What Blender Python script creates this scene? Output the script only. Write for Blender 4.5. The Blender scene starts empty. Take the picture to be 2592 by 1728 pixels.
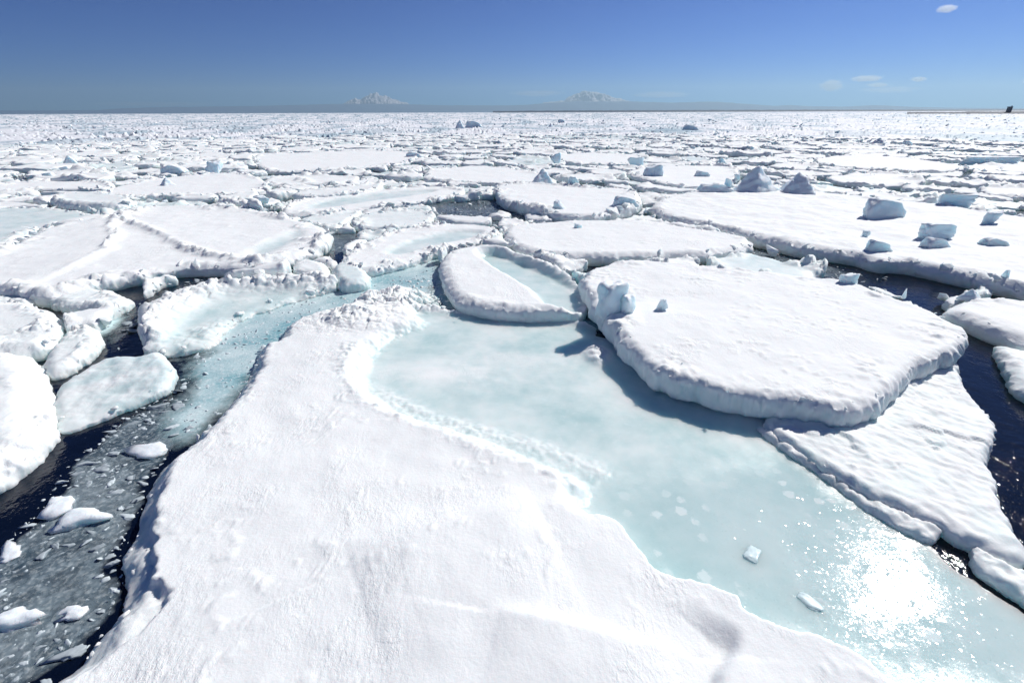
import bpy, math, random
import numpy as np

# ---------------------------------------------------------------- camera, sky, sun
FPX = 1231.0                      # focal length in pixels of the 2592 px wide frame
CAMH = 7.0
PITCH = math.atan(580.0 / FPX)
ROLL = math.radians(0.22)
SUN_AZ, SUN_EL = math.radians(48.8), math.radians(40.4)
HAZE = (2.9e-5, .32, (.60, .855, 1.0))      # density, forward scatter, colour
SKY_GAMMA = 1.4
SKY_LIFT, SKY_TINT = .0, (2.5, 8.8, 18.0)
scn = bpy.context.scene
col = scn.collection
_f = np.array([0, math.cos(PITCH), -math.sin(PITCH)])
_r0 = np.array([1.0, 0, 0]); _u0 = np.array([0, math.sin(PITCH), math.cos(PITCH)])
_r = _r0 * math.cos(ROLL) - _u0 * math.sin(ROLL)
_u = _u0 * math.cos(ROLL) + _r0 * math.sin(ROLL)
from mathutils import Matrix, Vector
cd = bpy.data.cameras.new('camera'); cam = bpy.data.objects.new('camera', cd); col.objects.link(cam)
cam.matrix_world = Matrix(((_r[0], _u[0], -_f[0], 0), (_r[1], _u[1], -_f[1], 0), (_r[2], _u[2], -_f[2], CAMH), (0, 0, 0, 1)))
cd.sensor_width = 36; cd.lens = FPX / 2592 * 36; cd.clip_start = 0.1; cd.clip_end = 300000
scn.camera = cam

w = bpy.data.worlds.new('World'); scn.world = w; w.use_nodes = True
nt = w.node_tree; bg = nt.nodes['Background']
sky = nt.nodes.new('ShaderNodeTexSky'); sky.sky_type = 'NISHITA'; sky.sun_disc = False
sky.sun_elevation = SUN_EL; sky.sun_rotation = SUN_AZ
sky.altitude = 0; sky.air_density = .7; sky.dust_density = 0.0; sky.ozone_density = 6.0
# the low air is left to the haze box: the sky is read a little above the true direction
tcw = nt.nodes.new('ShaderNodeTexCoord'); sepw = nt.nodes.new('ShaderNodeSeparateXYZ'); comw = nt.nodes.new('ShaderNodeCombineXYZ')
nt.links.new(tcw.outputs['Generated'], sepw.inputs[0])
zup = nt.nodes.new('ShaderNodeMath'); zup.operation = 'MULTIPLY_ADD'; zup.inputs[1].default_value = 1.0; zup.inputs[2].default_value = SKY_LIFT
nt.links.new(sepw.outputs['Z'], zup.inputs[0])
nt.links.new(sepw.outputs['X'], comw.inputs['X']); nt.links.new(sepw.outputs['Y'], comw.inputs['Y']); nt.links.new(zup.outputs[0], comw.inputs['Z'])
nt.links.new(comw.outputs[0], sky.inputs['Vector'])
hsv = nt.nodes.new('ShaderNodeMix'); hsv.data_type = 'RGBA'; hsv.blend_type = 'MULTIPLY'; hsv.inputs[0].default_value = 1.0
hsv.inputs[7].default_value = (*SKY_TINT, 1)
pre = nt.nodes.new('ShaderNodeMix'); pre.data_type = 'RGBA'; pre.blend_type = 'MULTIPLY'; pre.inputs[0].default_value = 1.0; pre.inputs[7].default_value = (.05, .05, .05, 1)
gam = nt.nodes.new('ShaderNodeGamma'); gam.inputs['Gamma'].default_value = SKY_GAMMA       # a deep, clear winter sky
nt.links.new(sky.outputs[0], pre.inputs[6]); nt.links.new(pre.outputs[2], gam.inputs[0])
nt.links.new(gam.outputs[0], hsv.inputs[6]); nt.links.new(hsv.outputs[2], bg.inputs['Color'])
bg.inputs['Strength'].default_value = 0.10

sd = bpy.data.lights.new('sun', 'SUN'); sd.energy = 4.4; sd.angle = math.radians(0.53); sd.color = (1.0, 0.972, 0.925)
sun = bpy.data.objects.new('sun', sd); col.objects.link(sun)
SUNV = Vector((math.sin(SUN_AZ) * math.cos(SUN_EL), math.cos(SUN_AZ) * math.cos(SUN_EL), math.sin(SUN_EL)))
sun.rotation_euler = SUNV.to_track_quat('Z', 'Y').to_euler(); sun.location = SUNV * 50
scn.view_settings.view_transform = 'Standard'; scn.view_settings.look = 'None'
scn.view_settings.exposure = 0.2; scn.view_settings.gamma = 1.0
scn.render.engine = 'CYCLES'
cy = scn.cycles
cy.use_denoising = True
cy.max_bounces = 8; cy.diffuse_bounces = 6; cy.glossy_bounces = 3; cy.transparent_max_bounces = 8; cy.volume_bounces = 0
cy.caustics_reflective = False; cy.caustics_refractive = False
cy.sample_clamp_indirect = 4.0

rng = np.random.default_rng(7)
random.seed(7)

# ---------------------------------------------------------------- numeric helpers
def px2w(pts, z=0.0):
    """points where the sight lines through these photo pixels meet the level z"""
    p = np.asarray(pts, float).reshape(-1, 2)
    a = (p[:, 0] - 1296.0) / FPX; b = (864.0 - p[:, 1]) / FPX
    d = _f[None] + a[:, None] * _r[None] + b[:, None] * _u[None]
    t = (z - CAMH) / d[:, 2]
    return np.stack([d[:, 0] * t, d[:, 1] * t], 1)

def depth_of(xy, z=0.0):
    return float(np.dot(np.array([xy[0], xy[1], z - CAMH]), _f))

def _h(ix, iy, s):
    n = (ix.astype(np.int64) * 374761393 + iy.astype(np.int64) * 668265263 + int(s) * 974634777) & 0xFFFFFFFF
    n = ((n ^ (n >> 13)) * 1274126177) & 0xFFFFFFFF
    n = ((n ^ (n >> 16)) * 2246822519) & 0xFFFFFFFF
    return ((n ^ (n >> 15)) & 0xFFFFFF) / float(0x1000000)

def gnoise(x, y, s=0):
    x = np.asarray(x, float); y = np.asarray(y, float)
    ix = np.floor(x); iy = np.floor(y); fx = x - ix; fy = y - iy
    ux = fx * fx * fx * (fx * (fx * 6 - 15) + 10); uy = fy * fy * fy * (fy * (fy * 6 - 15) + 10)
    def g(dx, dy):
        a = _h(ix + dx, iy + dy, s) * 6.2831853
        return np.cos(a) * (fx - dx) + np.sin(a) * (fy - dy)
    n0 = g(0, 0); n1 = g(1, 0); n2 = g(0, 1); n3 = g(1, 1)
    a = n0 + (n1 - n0) * ux; b = n2 + (n3 - n2) * ux
    return (a + (b - a) * uy) * 1.5

def fbm(x, y, o=4, s=0, gain=0.5):
    v = 0; a = 1.0; t = 0
    for k in range(o):
        v = v + a * gnoise(x * 2 ** k + 17.3 * k, y * 2 ** k - 9.1 * k, s + k); t += a; a *= gain
    return v / t * 1.3

def worley(x, y, s=0, jit=0.9):
    ix = np.floor(x); iy = np.floor(y)
    f1 = np.full(np.shape(x), 9.0); f2 = f1.copy(); idv = np.zeros(np.shape(x))
    for dx in (-1, 0, 1):
        for dy in (-1, 0, 1):
            cx = ix + dx; cy_ = iy + dy
            px = cx + .5 + jit * (_h(cx, cy_, s) - .5); py = cy_ + .5 + jit * (_h(cx, cy_, s + 5) - .5)
            d = np.hypot(px - x, py - y)
            near = d < f1
            f2 = np.where(near, f1, np.minimum(f2, d)); idv = np.where(near, _h(cx, cy_, s + 11), idv); f1 = np.where(near, d, f1)
    return f1, f2, idv

def domes(x, y, s=0):
    """heaped rounded lumps, 0..1"""
    wx = x + .32 * gnoise(x * 1.7, y * 1.7, s + 71) + .16 * gnoise(x * 4.1, y * 4.1, s + 72)
    wy = y + .32 * gnoise(x * 1.7 + 40, y * 1.7, s + 73) + .16 * gnoise(x * 4.1, y * 4.1 + 30, s + 74)
    f1, f2, i = worley(wx, wy, s)
    return np.clip(1 - (f1 / .62) ** 2, 0, 1) * (0.25 + 0.75 * i)

def slabs(x, y, s=0):
    """a jumble of broken plates, each tilted its own way, 0..1"""
    x = x + .10 * gnoise(x * 3.1, y * 3.1, s + 61); y = y + .10 * gnoise(x * 3.1 + 9, y * 3.1, s + 62)
    ix = np.floor(x); iy = np.floor(y); f1 = np.full(np.shape(x), 9.0); f2 = f1.copy(); hh = np.zeros(np.shape(x))
    for dx in (-1, 0, 1):
        for dy in (-1, 0, 1):
            cx = ix + dx; cy_ = iy + dy
            ox = x - (cx + .5 + .9 * (_h(cx, cy_, s) - .5)); oy = y - (cy_ + .5 + .9 * (_h(cx, cy_, s + 5) - .5))
            d = np.maximum(np.hypot(ox, oy) * .6, np.maximum(abs(ox), abs(oy)) * .75)
            v = .12 + .62 * _h(cx, cy_, s + 11) ** 1.6 + 1.3 * ((_h(cx, cy_, s + 12) - .5) * ox + (_h(cx, cy_, s + 13) - .5) * oy)
            near = d < f1
            f2 = np.where(near, f1, np.minimum(f2, d)); hh = np.where(near, v, hh); f1 = np.where(near, d, f1)
    return np.clip(hh, 0, 1.1) * sstep(.0, .10, f2 - f1)

def sstep(a, b, x):
    t = np.clip((x - a) / (b - a), 0, 1); return t * t * (3 - 2 * t)

def chaikin(p, n=2):
    p = np.asarray(p, float)
    for _ in range(n):
        q = np.roll(p, -1, 0)
        p = np.stack([.75 * p + .25 * q, .25 * p + .75 * q], 1).reshape(-1, 2)
    return p

def poly_sdf(x, y, poly):
    """signed distance, positive inside"""
    shp = np.shape(x); x = np.ravel(x).astype(np.float32); y = np.ravel(y).astype(np.float32)
    best = np.full(x.shape, 1e9, np.float32); ins = np.zeros(x.shape, bool)
    P = np.asarray(poly, np.float32); Q = np.roll(P, -1, 0)
    for (ax, ay), (bx, by) in zip(P, Q):
        ex, ey = bx - ax, by - ay; L = ex * ex + ey * ey + 1e-12
        wx = x - ax; wy = y - ay
        t = np.clip((wx * ex + wy * ey) / L, 0, 1)
        dx = wx - ex * t; dy = wy - ey * t
        np.minimum(best, dx * dx + dy * dy, out=best)
        if ay != by:
            c = ((ay > y) != (by > y)) & (wx < ex * wy / ey)
            ins ^= c
    d = np.sqrt(best)
    return np.where(ins, d, -d).reshape(shp).astype(float)

def line_dist(x, y, pl):
    best = np.full(np.shape(x), 1e9); side = np.zeros(np.shape(x)); along = np.zeros(np.shape(x)); acc = 0
    for (ax, ay), (bx, by) in zip(pl[:-1], pl[1:]):
        ex, ey = bx - ax, by - ay; L = math.hypot(ex, ey) + 1e-9
        t = np.clip(((x - ax) * ex + (y - ay) * ey) / L ** 2, 0, 1)
        dx = x - ax - ex * t; dy = y - ay - ey * t; d = np.hypot(dx, dy)
        m = d < best
        side = np.where(m, (ex * (y - ay) - ey * (x - ax)) / L, side); along = np.where(m, acc + t * L, along); best = np.where(m, d, best); acc += L
    return best, side, along / acc

# ---------------------------------------------------------------- mesh helpers
def build_mesh(name, verts, faces, attrs=None, smooth=True, mat=None):
    """faces: int array (n,3) or (n,4)"""
    verts = np.asarray(verts, np.float32); faces = np.asarray(faces, np.int32)
    me = bpy.data.meshes.new(name)
    n, k = faces.shape
    me.vertices.add(len(verts)); me.vertices.foreach_set('co', verts.ravel())
    me.loops.add(n * k); me.loops.foreach_set('vertex_index', faces.ravel())
    me.polygons.add(n); me.polygons.foreach_set('loop_start', np.arange(0, n * k, k, dtype=np.int32))
    me.polygons.foreach_set('use_smooth', np.full(n, smooth))
    for an, av in (attrs or {}).items():
        a = me.attributes.new(an, 'FLOAT', 'POINT'); a.data.foreach_set('value', np.asarray(av, np.float32))
    me.update(calc_edges=True)
    if mat: me.materials.append(mat)
    return me

def link(name, me, parent=None, label=None, cat=None, group=None, kind=None, loc=None):
    o = bpy.data.objects.new(name, me); col.objects.link(o)
    if parent is not None: o.parent = parent
    if loc is not None: o.location = loc
    if label: o['label'] = label
    if cat: o['category'] = cat
    if group: o['group'] = group
    if kind: o['kind'] = kind
    return o

def empty(name, loc, label, cat, group=None):
    o = bpy.data.objects.new(name, None); col.objects.link(o); o.location = loc
    o['label'] = label; o['category'] = cat
    if group: o['group'] = group
    return o

# ---------------------------------------------------------------- materials
def new_mat(name):
    m = bpy.data.materials.new(name); m.use_nodes = True
    t = m.node_tree; b = t.nodes['Principled BSDF']
    return m, t, b

def N(t, ty, **kw):
    n = t.nodes.new(ty)
    for k, v in kw.items():
        if k in n.inputs: n.inputs[k].default_value = v
        else: setattr(n, k, v)
    return n

def math_n(t, op, a, b=None, clamp=False):
    n = t.nodes.new('ShaderNodeMath'); n.operation = op; n.use_clamp = clamp
    for i, v in enumerate((a, b)):
        if v is None: continue
        if isinstance(v, (int, float)): n.inputs[i].default_value = v
        else: t.links.new(v, n.inputs[i])
    return n.outputs[0]

def mix_rgb(t, fac, a, b):
    n = t.nodes.new('ShaderNodeMix'); n.data_type = 'RGBA'
    for sock, v in ((n.inputs[0], fac), (n.inputs[6], a), (n.inputs[7], b)):
        if isinstance(v, (int, float)): sock.default_value = v
        elif isinstance(v, tuple): sock.default_value = (*v, 1)
        else: t.links.new(v, sock)
    return n.outputs[2]

def mapr(t, v, a, b, c, d):
    n = t.nodes.new('ShaderNodeMapRange'); t.links.new(v, n.inputs[0])
    for i, q in enumerate((a, b, c, d)): n.inputs[1 + i].default_value = q
    return n.outputs[0]

def noise_n(t, coord, scale, detail=4, rough=.55):
    n = N(t, 'ShaderNodeTexNoise'); n.inputs['Scale'].default_value = scale; n.inputs['Detail'].default_value = detail
    n.inputs['Roughness'].default_value = rough; t.links.new(coord, n.inputs['Vector'])
    return n.outputs['Fac']

def snow_ice_material(name, snow=(.88, .90, .895), ice_a=(.74, .83, .82), ice_b=(.47, .65, .655), base_ice=None, cap=.9, grain=1.0, sss=0.0, ice_rough=.3):
    m, t, b = new_mat(name)
    geo = N(t, 'ShaderNodeNewGeometry'); pos = geo.outputs['Position']
    if base_ice is None:
        at = N(t, 'ShaderNodeAttribute', attribute_name='ice'); ice = at.outputs['Fac']
    else:
        sn = N(t, 'ShaderNodeSeparateXYZ'); t.links.new(geo.outputs['Normal'], sn.inputs[0])
        ice = mapr(t, sn.outputs['Z'], .35, .75, min(1, base_ice * 1.5), base_ice * cap)
    wt = N(t, 'ShaderNodeAttribute', attribute_name='wet').outputs['Fac']
    n1 = noise_n(t, pos, 2.2, 6, .62)
    n2 = noise_n(t, pos, .55, 4, .55)
    edge = math_n(t, 'MULTIPLY', math_n(t, 'SUBTRACT', n1, .5), 1.1)
    bell = math_n(t, 'MULTIPLY', math_n(t, 'MULTIPLY', ice, math_n(t, 'SUBTRACT', 1.0, ice)), 3.2)
    fac = math_n(t, 'ADD', ice, math_n(t, 'MULTIPLY', edge, bell), clamp=True)
    icec = mix_rgb(t, mapr(t, n2, .34, .66, 0, 1), ice_a, ice_b)
    n3 = noise_n(t, pos, 9, 5, .6)
    icec = mix_rgb(t, mapr(t, n3, .52, .78, 0, .4), icec, (.75, .84, .86))
    vq = N(t, 'ShaderNodeTexVoronoi'); vq.inputs['Scale'].default_value = 2.4; vq.inputs['Randomness'].default_value = 1.0; t.links.new(pos, vq.inputs['Vector'])
    fr_ = math_n(t, 'MULTIPLY', mapr(t, math_n(t, 'ADD', vq.outputs['Distance'], math_n(t, 'MULTIPLY', n3, .5)), .48, .56, .62, 0), mapr(t, n2, .44, .54, 0, 1))
    icec = mix_rgb(t, math_n(t, 'MULTIPLY', wt, .62), icec, (.43, .60, .615))
    icec = mix_rgb(t, math_n(t, 'MULTIPLY', fr_, wt), icec, (.80, .87, .87))
    snowc = mix_rgb(t, mapr(t, n1, .35, .7, 0, .6), snow, tuple(min(1, c * 1.05) for c in snow))
    t.links.new(mix_rgb(t, fac, snowc, icec), b.inputs['Base Color'])
    r = math_n(t, 'SUBTRACT', .75, math_n(t, 'MULTIPLY', fac, .75 - ice_rough))
    r = math_n(t, 'SUBTRACT', r, math_n(t, 'MULTIPLY', wt, ice_rough - .038), clamp=True)
    t.links.new(r, b.inputs['Roughness'])
    b.inputs['IOR'].default_value = 1.31
    t.links.new(math_n(t, 'SUBTRACT', .5, math_n(t, 'MULTIPLY', wt, .18)), b.inputs['Specular IOR Level'])
    if sss:
        # light travels far in clear ice and little in snow
        t.links.new(math_n(t, 'ADD', math_n(t, 'MULTIPLY', fac, .60), sss), b.inputs['Subsurface Weight'])
        t.links.new(math_n(t, 'ADD', math_n(t, 'MULTIPLY', fac, .85), .05), b.inputs['Subsurface Scale'])
        b.inputs['Subsurface Radius'].default_value = (.62, .92, 1.0)
    mp = N(t, 'ShaderNodeMapping'); mp.inputs['Rotation'].default_value = (0, 0, .9); mp.inputs['Scale'].default_value = (1, .55, 1); t.links.new(pos, mp.inputs['Vector'])
    gw = noise_n(t, mp.outputs[0], 11, 4, .7); gm = mapr(t, noise_n(t, pos, .9, 3, .5), .48, .62, 0, 1)
    g0 = math_n(t, 'ADD', noise_n(t, mp.outputs[0], 5.5, 6, .62), math_n(t, 'MULTIPLY', math_n(t, 'MULTIPLY', mapr(t, gw, .45, .58, 0, 1), gm), .32)); g1 = noise_n(t, pos, 17, 5, .62); g2 = noise_n(t, pos, 70, 3, .6); g3 = noise_n(t, pos, 5, 4, .55)
    hs = math_n(t, 'ADD', math_n(t, 'ADD', math_n(t, 'MULTIPLY', math_n(t, 'MULTIPLY', g0, mapr(t, n2, .4, .65, .15, 1)), .036), math_n(t, 'MULTIPLY', g1, .012)), math_n(t, 'MULTIPLY', g2, .0025))
    hgt = math_n(t, 'MULTIPLY', hs, math_n(t, 'SUBTRACT', 1.0, math_n(t, 'MULTIPLY', fac, .97)))
    hgt = math_n(t, 'ADD', hgt, math_n(t, 'MULTIPLY', math_n(t, 'MULTIPLY', g2, fac), math_n(t, 'SUBTRACT', .0020, math_n(t, 'MULTIPLY', wt, .0018))))
    hgt = math_n(t, 'ADD', hgt, math_n(t, 'MULTIPLY', math_n(t, 'MULTIPLY', g3, wt), .003))
    bp = N(t, 'ShaderNodeBump'); bp.inputs['Strength'].default_value = .55 * grain; bp.inputs['Distance'].default_value = 1.0
    t.links.new(hgt, bp.inputs['Height'])
    # crystal facets on bare ice, each tilted its own way
    vf = N(t, 'ShaderNodeTexVoronoi'); vf.inputs['Scale'].default_value = 30; t.links.new(pos, vf.inputs['Vector'])
    vs = N(t, 'ShaderNodeVectorMath', operation='SUBTRACT'); t.links.new(vf.outputs['Color'], vs.inputs[0]); vs.inputs[1].default_value = (.5, .5, .5)
    vl = N(t, 'ShaderNodeVectorMath', operation='LENGTH'); t.links.new(vs.outputs[0], vl.inputs[0])
    sc_ = N(t, 'ShaderNodeVectorMath', operation='SCALE'); t.links.new(vs.outputs[0], sc_.inputs[0])
    t.links.new(math_n(t, 'MULTIPLY', math_n(t, 'POWER', vl.outputs['Value'], 5.0), math_n(t, 'ADD', math_n(t, 'MULTIPLY', fac, .25), math_n(t, 'MULTIPLY', wt, .45))), sc_.inputs['Scale'])
    va = N(t, 'ShaderNodeVectorMath', operation='ADD'); t.links.new(bp.outputs[0], va.inputs[0]); t.links.new(sc_.outputs[0], va.inputs[1])
    vn = N(t, 'ShaderNodeVectorMath', operation='NORMALIZE'); t.links.new(va.outputs[0], vn.inputs[0])
    t.links.new(vn.outputs[0], b.inputs['Normal'])
    return m

M_FLOE = snow_ice_material('snow_and_ice', sss=.25)
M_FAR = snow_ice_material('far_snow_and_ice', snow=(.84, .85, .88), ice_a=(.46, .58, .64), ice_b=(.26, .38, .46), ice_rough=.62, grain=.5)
M_BLOCK = snow_ice_material('block_ice', cap=.1, base_ice=.38, snow=(.83, .88, .92), ice_a=(.68, .82, .88), ice_b=(.50, .70, .78), grain=.9, ice_rough=.35, sss=.3)
M_BRASH = snow_ice_material('wet_brash_ice', base_ice=.6, snow=(.62, .67, .70), ice_a=(.46, .53, .57), ice_b=(.28, .35, .39), grain=.5, ice_rough=.22)

def vary(m, a, b_):
    t = m.node_tree; b = t.nodes['Principled BSDF']; src = b.inputs['Base Color'].links[0].from_socket
    oi = N(t, 'ShaderNodeObjectInfo')
    mu = t.nodes.new('ShaderNodeMix'); mu.data_type = 'RGBA'; mu.blend_type = 'MULTIPLY'; mu.inputs[0].default_value = 1.0
    t.links.new(src, mu.inputs[6]); t.links.new(mix_rgb(t, oi.outputs['Random'], a, b_), mu.inputs[7]); t.links.new(mu.outputs[2], b.inputs['Base Color'])
vary(M_BRASH, (.62, .64, .66), (1.35, 1.33, 1.3))
def water_material():
    m, t, b = new_mat('sea_water')
    geo = N(t, 'ShaderNodeNewGeometry'); pos = geo.outputs['Position']
    b.inputs['Base Color'].default_value = (.002, .005, .016, 1)
    b.inputs['Roughness'].default_value = .05; b.inputs['IOR'].default_value = 1.333
    n1 = noise_n(t, pos, 1.6, 5, .6); n2 = noise_n(t, pos, 9, 3, .5)
    h = math_n(t, 'ADD', math_n(t, 'MULTIPLY', n1, .07), math_n(t, 'MULTIPLY', n2, .011))
    bp = N(t, 'ShaderNodeBump'); bp.inputs['Strength'].default_value = .5; bp.inputs['Distance'].default_value = 1
    t.links.new(h, bp.inputs['Height']); t.links.new(bp.outputs[0], b.inputs['Normal'])
    return m
M_WATER = water_material()

def slush_material(name, c_a, c_b, cover, scale, lo, hi):
    """thin film of slush and drowned ice; gaps in it show the water below"""
    m, t, b = new_mat(name)
    geo = N(t, 'ShaderNodeNewGeometry'); pos = geo.outputs['Position']
    at = N(t, 'ShaderNodeAttribute', attribute_name='cover').outputs['Fac']
    n1 = noise_n(t, pos, scale, 6, .62); n2 = noise_n(t, pos, scale * .28, 4, .55); n3 = noise_n(t, pos, scale * 5, 4, .6)
    vo = N(t, 'ShaderNodeTexVoronoi'); vo.inputs['Scale'].default_value = scale * 3.2; t.links.new(pos, vo.inputs['Vector'])
    bits = mapr(t, vo.outputs['Distance'], .1, .6, .7, 0)
    cc = mix_rgb(t, mapr(t, n2, .36, .64, 0, 1), c_a, c_b)
    cc = mix_rgb(t, mapr(t, n3, .5, .7, 0, .75), cc, (.72, .80, .81))
    cc = mix_rgb(t, math_n(t, 'MULTIPLY', bits, .45), cc, (.62, .70, .73))
    t.links.new(cc, b.inputs['Base Color']); b.inputs['Roughness'].default_value = .22; b.inputs['IOR'].default_value = 1.32
    f = math_n(t, 'ADD', math_n(t, 'MULTIPLY', n1, .7), math_n(t, 'MULTIPLY', bits, .14))
    f = math_n(t, 'ADD', f, math_n(t, 'SUBTRACT', at, cover))
    f = mapr(t, f, lo, hi, 0, 1)
    tr = N(t, 'ShaderNodeBsdfTransparent'); mx = N(t, 'ShaderNodeMixShader')
    t.links.new(f, mx.inputs[0]); t.links.new(tr.outputs[0], mx.inputs[1]); t.links.new(b.outputs[0], mx.inputs[2])
    t.links.new(mx.outputs[0], t.nodes['Material Output'].inputs['Surface'])
    bp = N(t, 'ShaderNodeBump'); bp.inputs['Strength'].default_value = .5; bp.inputs['Distance'].default_value = .03
    t.links.new(n3, bp.inputs['Height']); t.links.new(bp.outputs[0], b.inputs['Normal'])
    return m
M_SLUSH = slush_material('grey_slush', (.35, .44, .49), (.09, .15, .20), .62, 2.6, .12, .82)
M_TEAL = slush_material('turquoise_slush', (.62, .76, .77), (.22, .44, .49), .34, 1.9, .1, .95)

def plain(name, c, rough=.8):
    m, t, b = new_mat(name)
    geo = N(t, 'ShaderNodeNewGeometry'); n = noise_n(t, geo.outputs['Position'], .02, 5, .6)
    t.links.new(mix_rgb(t, n, tuple(x * .7 for x in c), tuple(x * 1.3 for x in c)), b.inputs['Base Color'])
    b.inputs['Roughness'].default_value = rough
    return m

# ---------------------------------------------------------------- water
def disc(name, R, z, mat, kind, n=96):
    rings = [0.5, 3, 8, 20, 60, 200, 700, 2500, 9000, R]
    v = [(0, 0, z)]; f = []
    for r in rings:
        for k in range(n):
            a = 2 * math.pi * k / n; v.append((r * math.cos(a), r * math.sin(a), z))
    tri = [(0, 1 + k, 1 + (k + 1) % n) for k in range(n)]
    for i in range(len(rings) - 1):
        o = 1 + i * n; p = o + n
        for k in range(n):
            a, b2 = k, (k + 1) % n
            tri += [(o + a, p + a, p + b2), (o + a, p + b2, o + b2)]
    return link(name, build_mesh(name, v, tri, mat=mat), kind=kind)
disc('sea_water', 46000, 0.0, M_WATER, 'structure')

# ---------------------------------------------------------------- floes
PROFILE = [(.16, .05), (.36, .075), (.56, .05), (.76, -.05), (.9, -.16)]
FOOT = []          # (outline, top level) of every floe that is placed by hand
def grid_floe(field, zfun, bbox, res, thick, seed, waterline=-.18, side=1.0, ice_side=(.0, .55), lump=.10, lump_s=.35, min_verts=24, uc=1.0, largest=False):
    """a plate of ice over field(x,y) > 0, with a rounded top from zfun(x,y,d) and an uneven undercut side going below the water"""
    x0, y0, x1, y1 = bbox
    nx = int((x1 - x0) / res) + 3; ny = int((y1 - y0) / res) + 3
    gx = x0 - res + np.arange(nx) * res; gy = y0 - res + np.arange(ny) * res
    X, Y = np.meshgrid(gx, gy)
    D = field(X, Y)
    inside = D > 0
    if largest and inside.any():                      # keep only the biggest connected piece
        lab = np.where(inside, np.arange(1, inside.size + 1).reshape(inside.shape), 0)
        while True:
            p = np.pad(lab, 1); m_ = np.maximum.reduce([p[1:-1, 1:-1], p[:-2, 1:-1], p[2:, 1:-1], p[1:-1, :-2], p[1:-1, 2:]]) * inside
            if (m_ == lab).all(): break
            lab = m_
        ids, cn = np.unique(lab[lab > 0], return_counts=True)
        inside = lab == ids[cn.argmax()]; D = np.where(inside, D, np.minimum(D, -1e-3))
    if inside.sum() < min_verts: return None
    K = inside[:-1, :-1] | inside[1:, :-1] | inside[:-1, 1:] | inside[1:, 1:]
    Gy, Gx = np.gradient(D, res)
    gl = np.hypot(Gx, Gy) + 1e-6
    out = ~inside
    stepd = np.clip(D / gl, -1.5 * res, 0)
    Xs = np.where(out, X - stepd * Gx / gl, X); Ys = np.where(out, Y - stepd * Gy / gl, Y)
    Dp = np.maximum(D, 0)
    Z, ICE, WET = zfun(Xs, Ys, Dp)
    used = np.zeros(X.shape, bool)
    used[:-1, :-1] |= K; used[1:, :-1] |= K; used[:-1, 1:] |= K; used[1:, 1:] |= K
    idx = -np.ones(X.shape, np.int64); idx[used] = np.arange(used.sum())
    V = np.stack([Xs[used], Ys[used], Z[used]], 1); ice = ICE[used]; wet = WET[used]
    i, j = np.nonzero(K)
    F = np.stack([idx[i, j], idx[i, j + 1], idx[i + 1, j + 1], idx[i + 1, j]], 1)
    # border edges, the plate on their left
    Kp = np.zeros((ny + 1, nx + 1), bool); Kp[1:-1, 1:-1] = K     # Kp[i+1,j+1] = K[i,j]
    E = []
    lo = Kp[:-1, 1:-1]; hi = Kp[1:, 1:-1]                        # cells below / above the edge (i,j)-(i,j+1)
    a, b = np.nonzero(hi & ~lo); E.append(np.stack([idx[a, b], idx[a, b + 1]], 1))
    a, b = np.nonzero(lo & ~hi); E.append(np.stack([idx[a, b + 1], idx[a, b]], 1))
    le = Kp[1:-1, :-1]; ri = Kp[1:-1, 1:]
    a, b = np.nonzero(le & ~ri); E.append(np.stack([idx[a, b], idx[a + 1, b]], 1))
    a, b = np.nonzero(ri & ~le); E.append(np.stack([idx[a + 1, b], idx[a, b]], 1))
    E = np.concatenate(E)
    bv = np.unique(E); m = -np.ones(len(V), np.int64); m[bv] = np.arange(len(bv))
    nxv = -(Gx / gl)[used][bv]; nyv = -(Gy / gl)[used][bv]
    ln = np.hypot(nxv, nyv) + 1e-6; nxv /= ln; nyv /= ln
    bx, by, bz = V[bv, 0], V[bv, 1], V[bv, 2]
    VV = [V]; II = [ice]; WW = [wet]; FF = [F]; prev = bv; base = len(V)
    rings = [(a_, b_ if b_ > 0 else b_ * uc) for a_, b_ in PROFILE + [(1.0, -.24)]]
    for k, (fr, of) in enumerate(rings):
        zz = bz + (waterline - bz) * fr
        lmp = lump * (.7 * slabs(bx / lump_s + zz * 2.1 / lump_s, by / lump_s - zz * 1.7 / lump_s, seed + 3) + .6 * domes(bx / lump_s * .7 + zz * 1.3 / lump_s, by / lump_s * .7, seed + 4) - .4 + .5 * fbm(bx / lump_s / 2.2, by / lump_s / 2.2 + zz / lump_s, 3, seed + 8))
        o = of * thick * side + lmp * (1 - .5 * fr)
        VV.append(np.stack([bx + nxv * o, by + nyv * o, zz + .3 * lmp * (1 - fr)], 1))
        II.append(np.clip(np.maximum(ice[bv] * (1 - fr), 0) + ice_side[0] + (ice_side[1] - ice_side[0]) * fr ** 1.3, 0, 1)); WW.append(np.zeros(len(bv)))
        cur = base + np.arange(len(bv))
        FF.append(np.stack([prev_i(prev, m, E[:, 0], k), cur[m[E[:, 0]]], cur[m[E[:, 1]]], prev_i(prev, m, E[:, 1], k)], 1))
        prev = cur; base += len(bv)
    return np.concatenate(VV), np.concatenate(FF), np.concatenate(II), np.concatenate(WW), np.stack([bx, by, bz], 1)

def prev_i(prev, m, e, k):
    return e if k == 0 else prev[m[e]]

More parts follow.
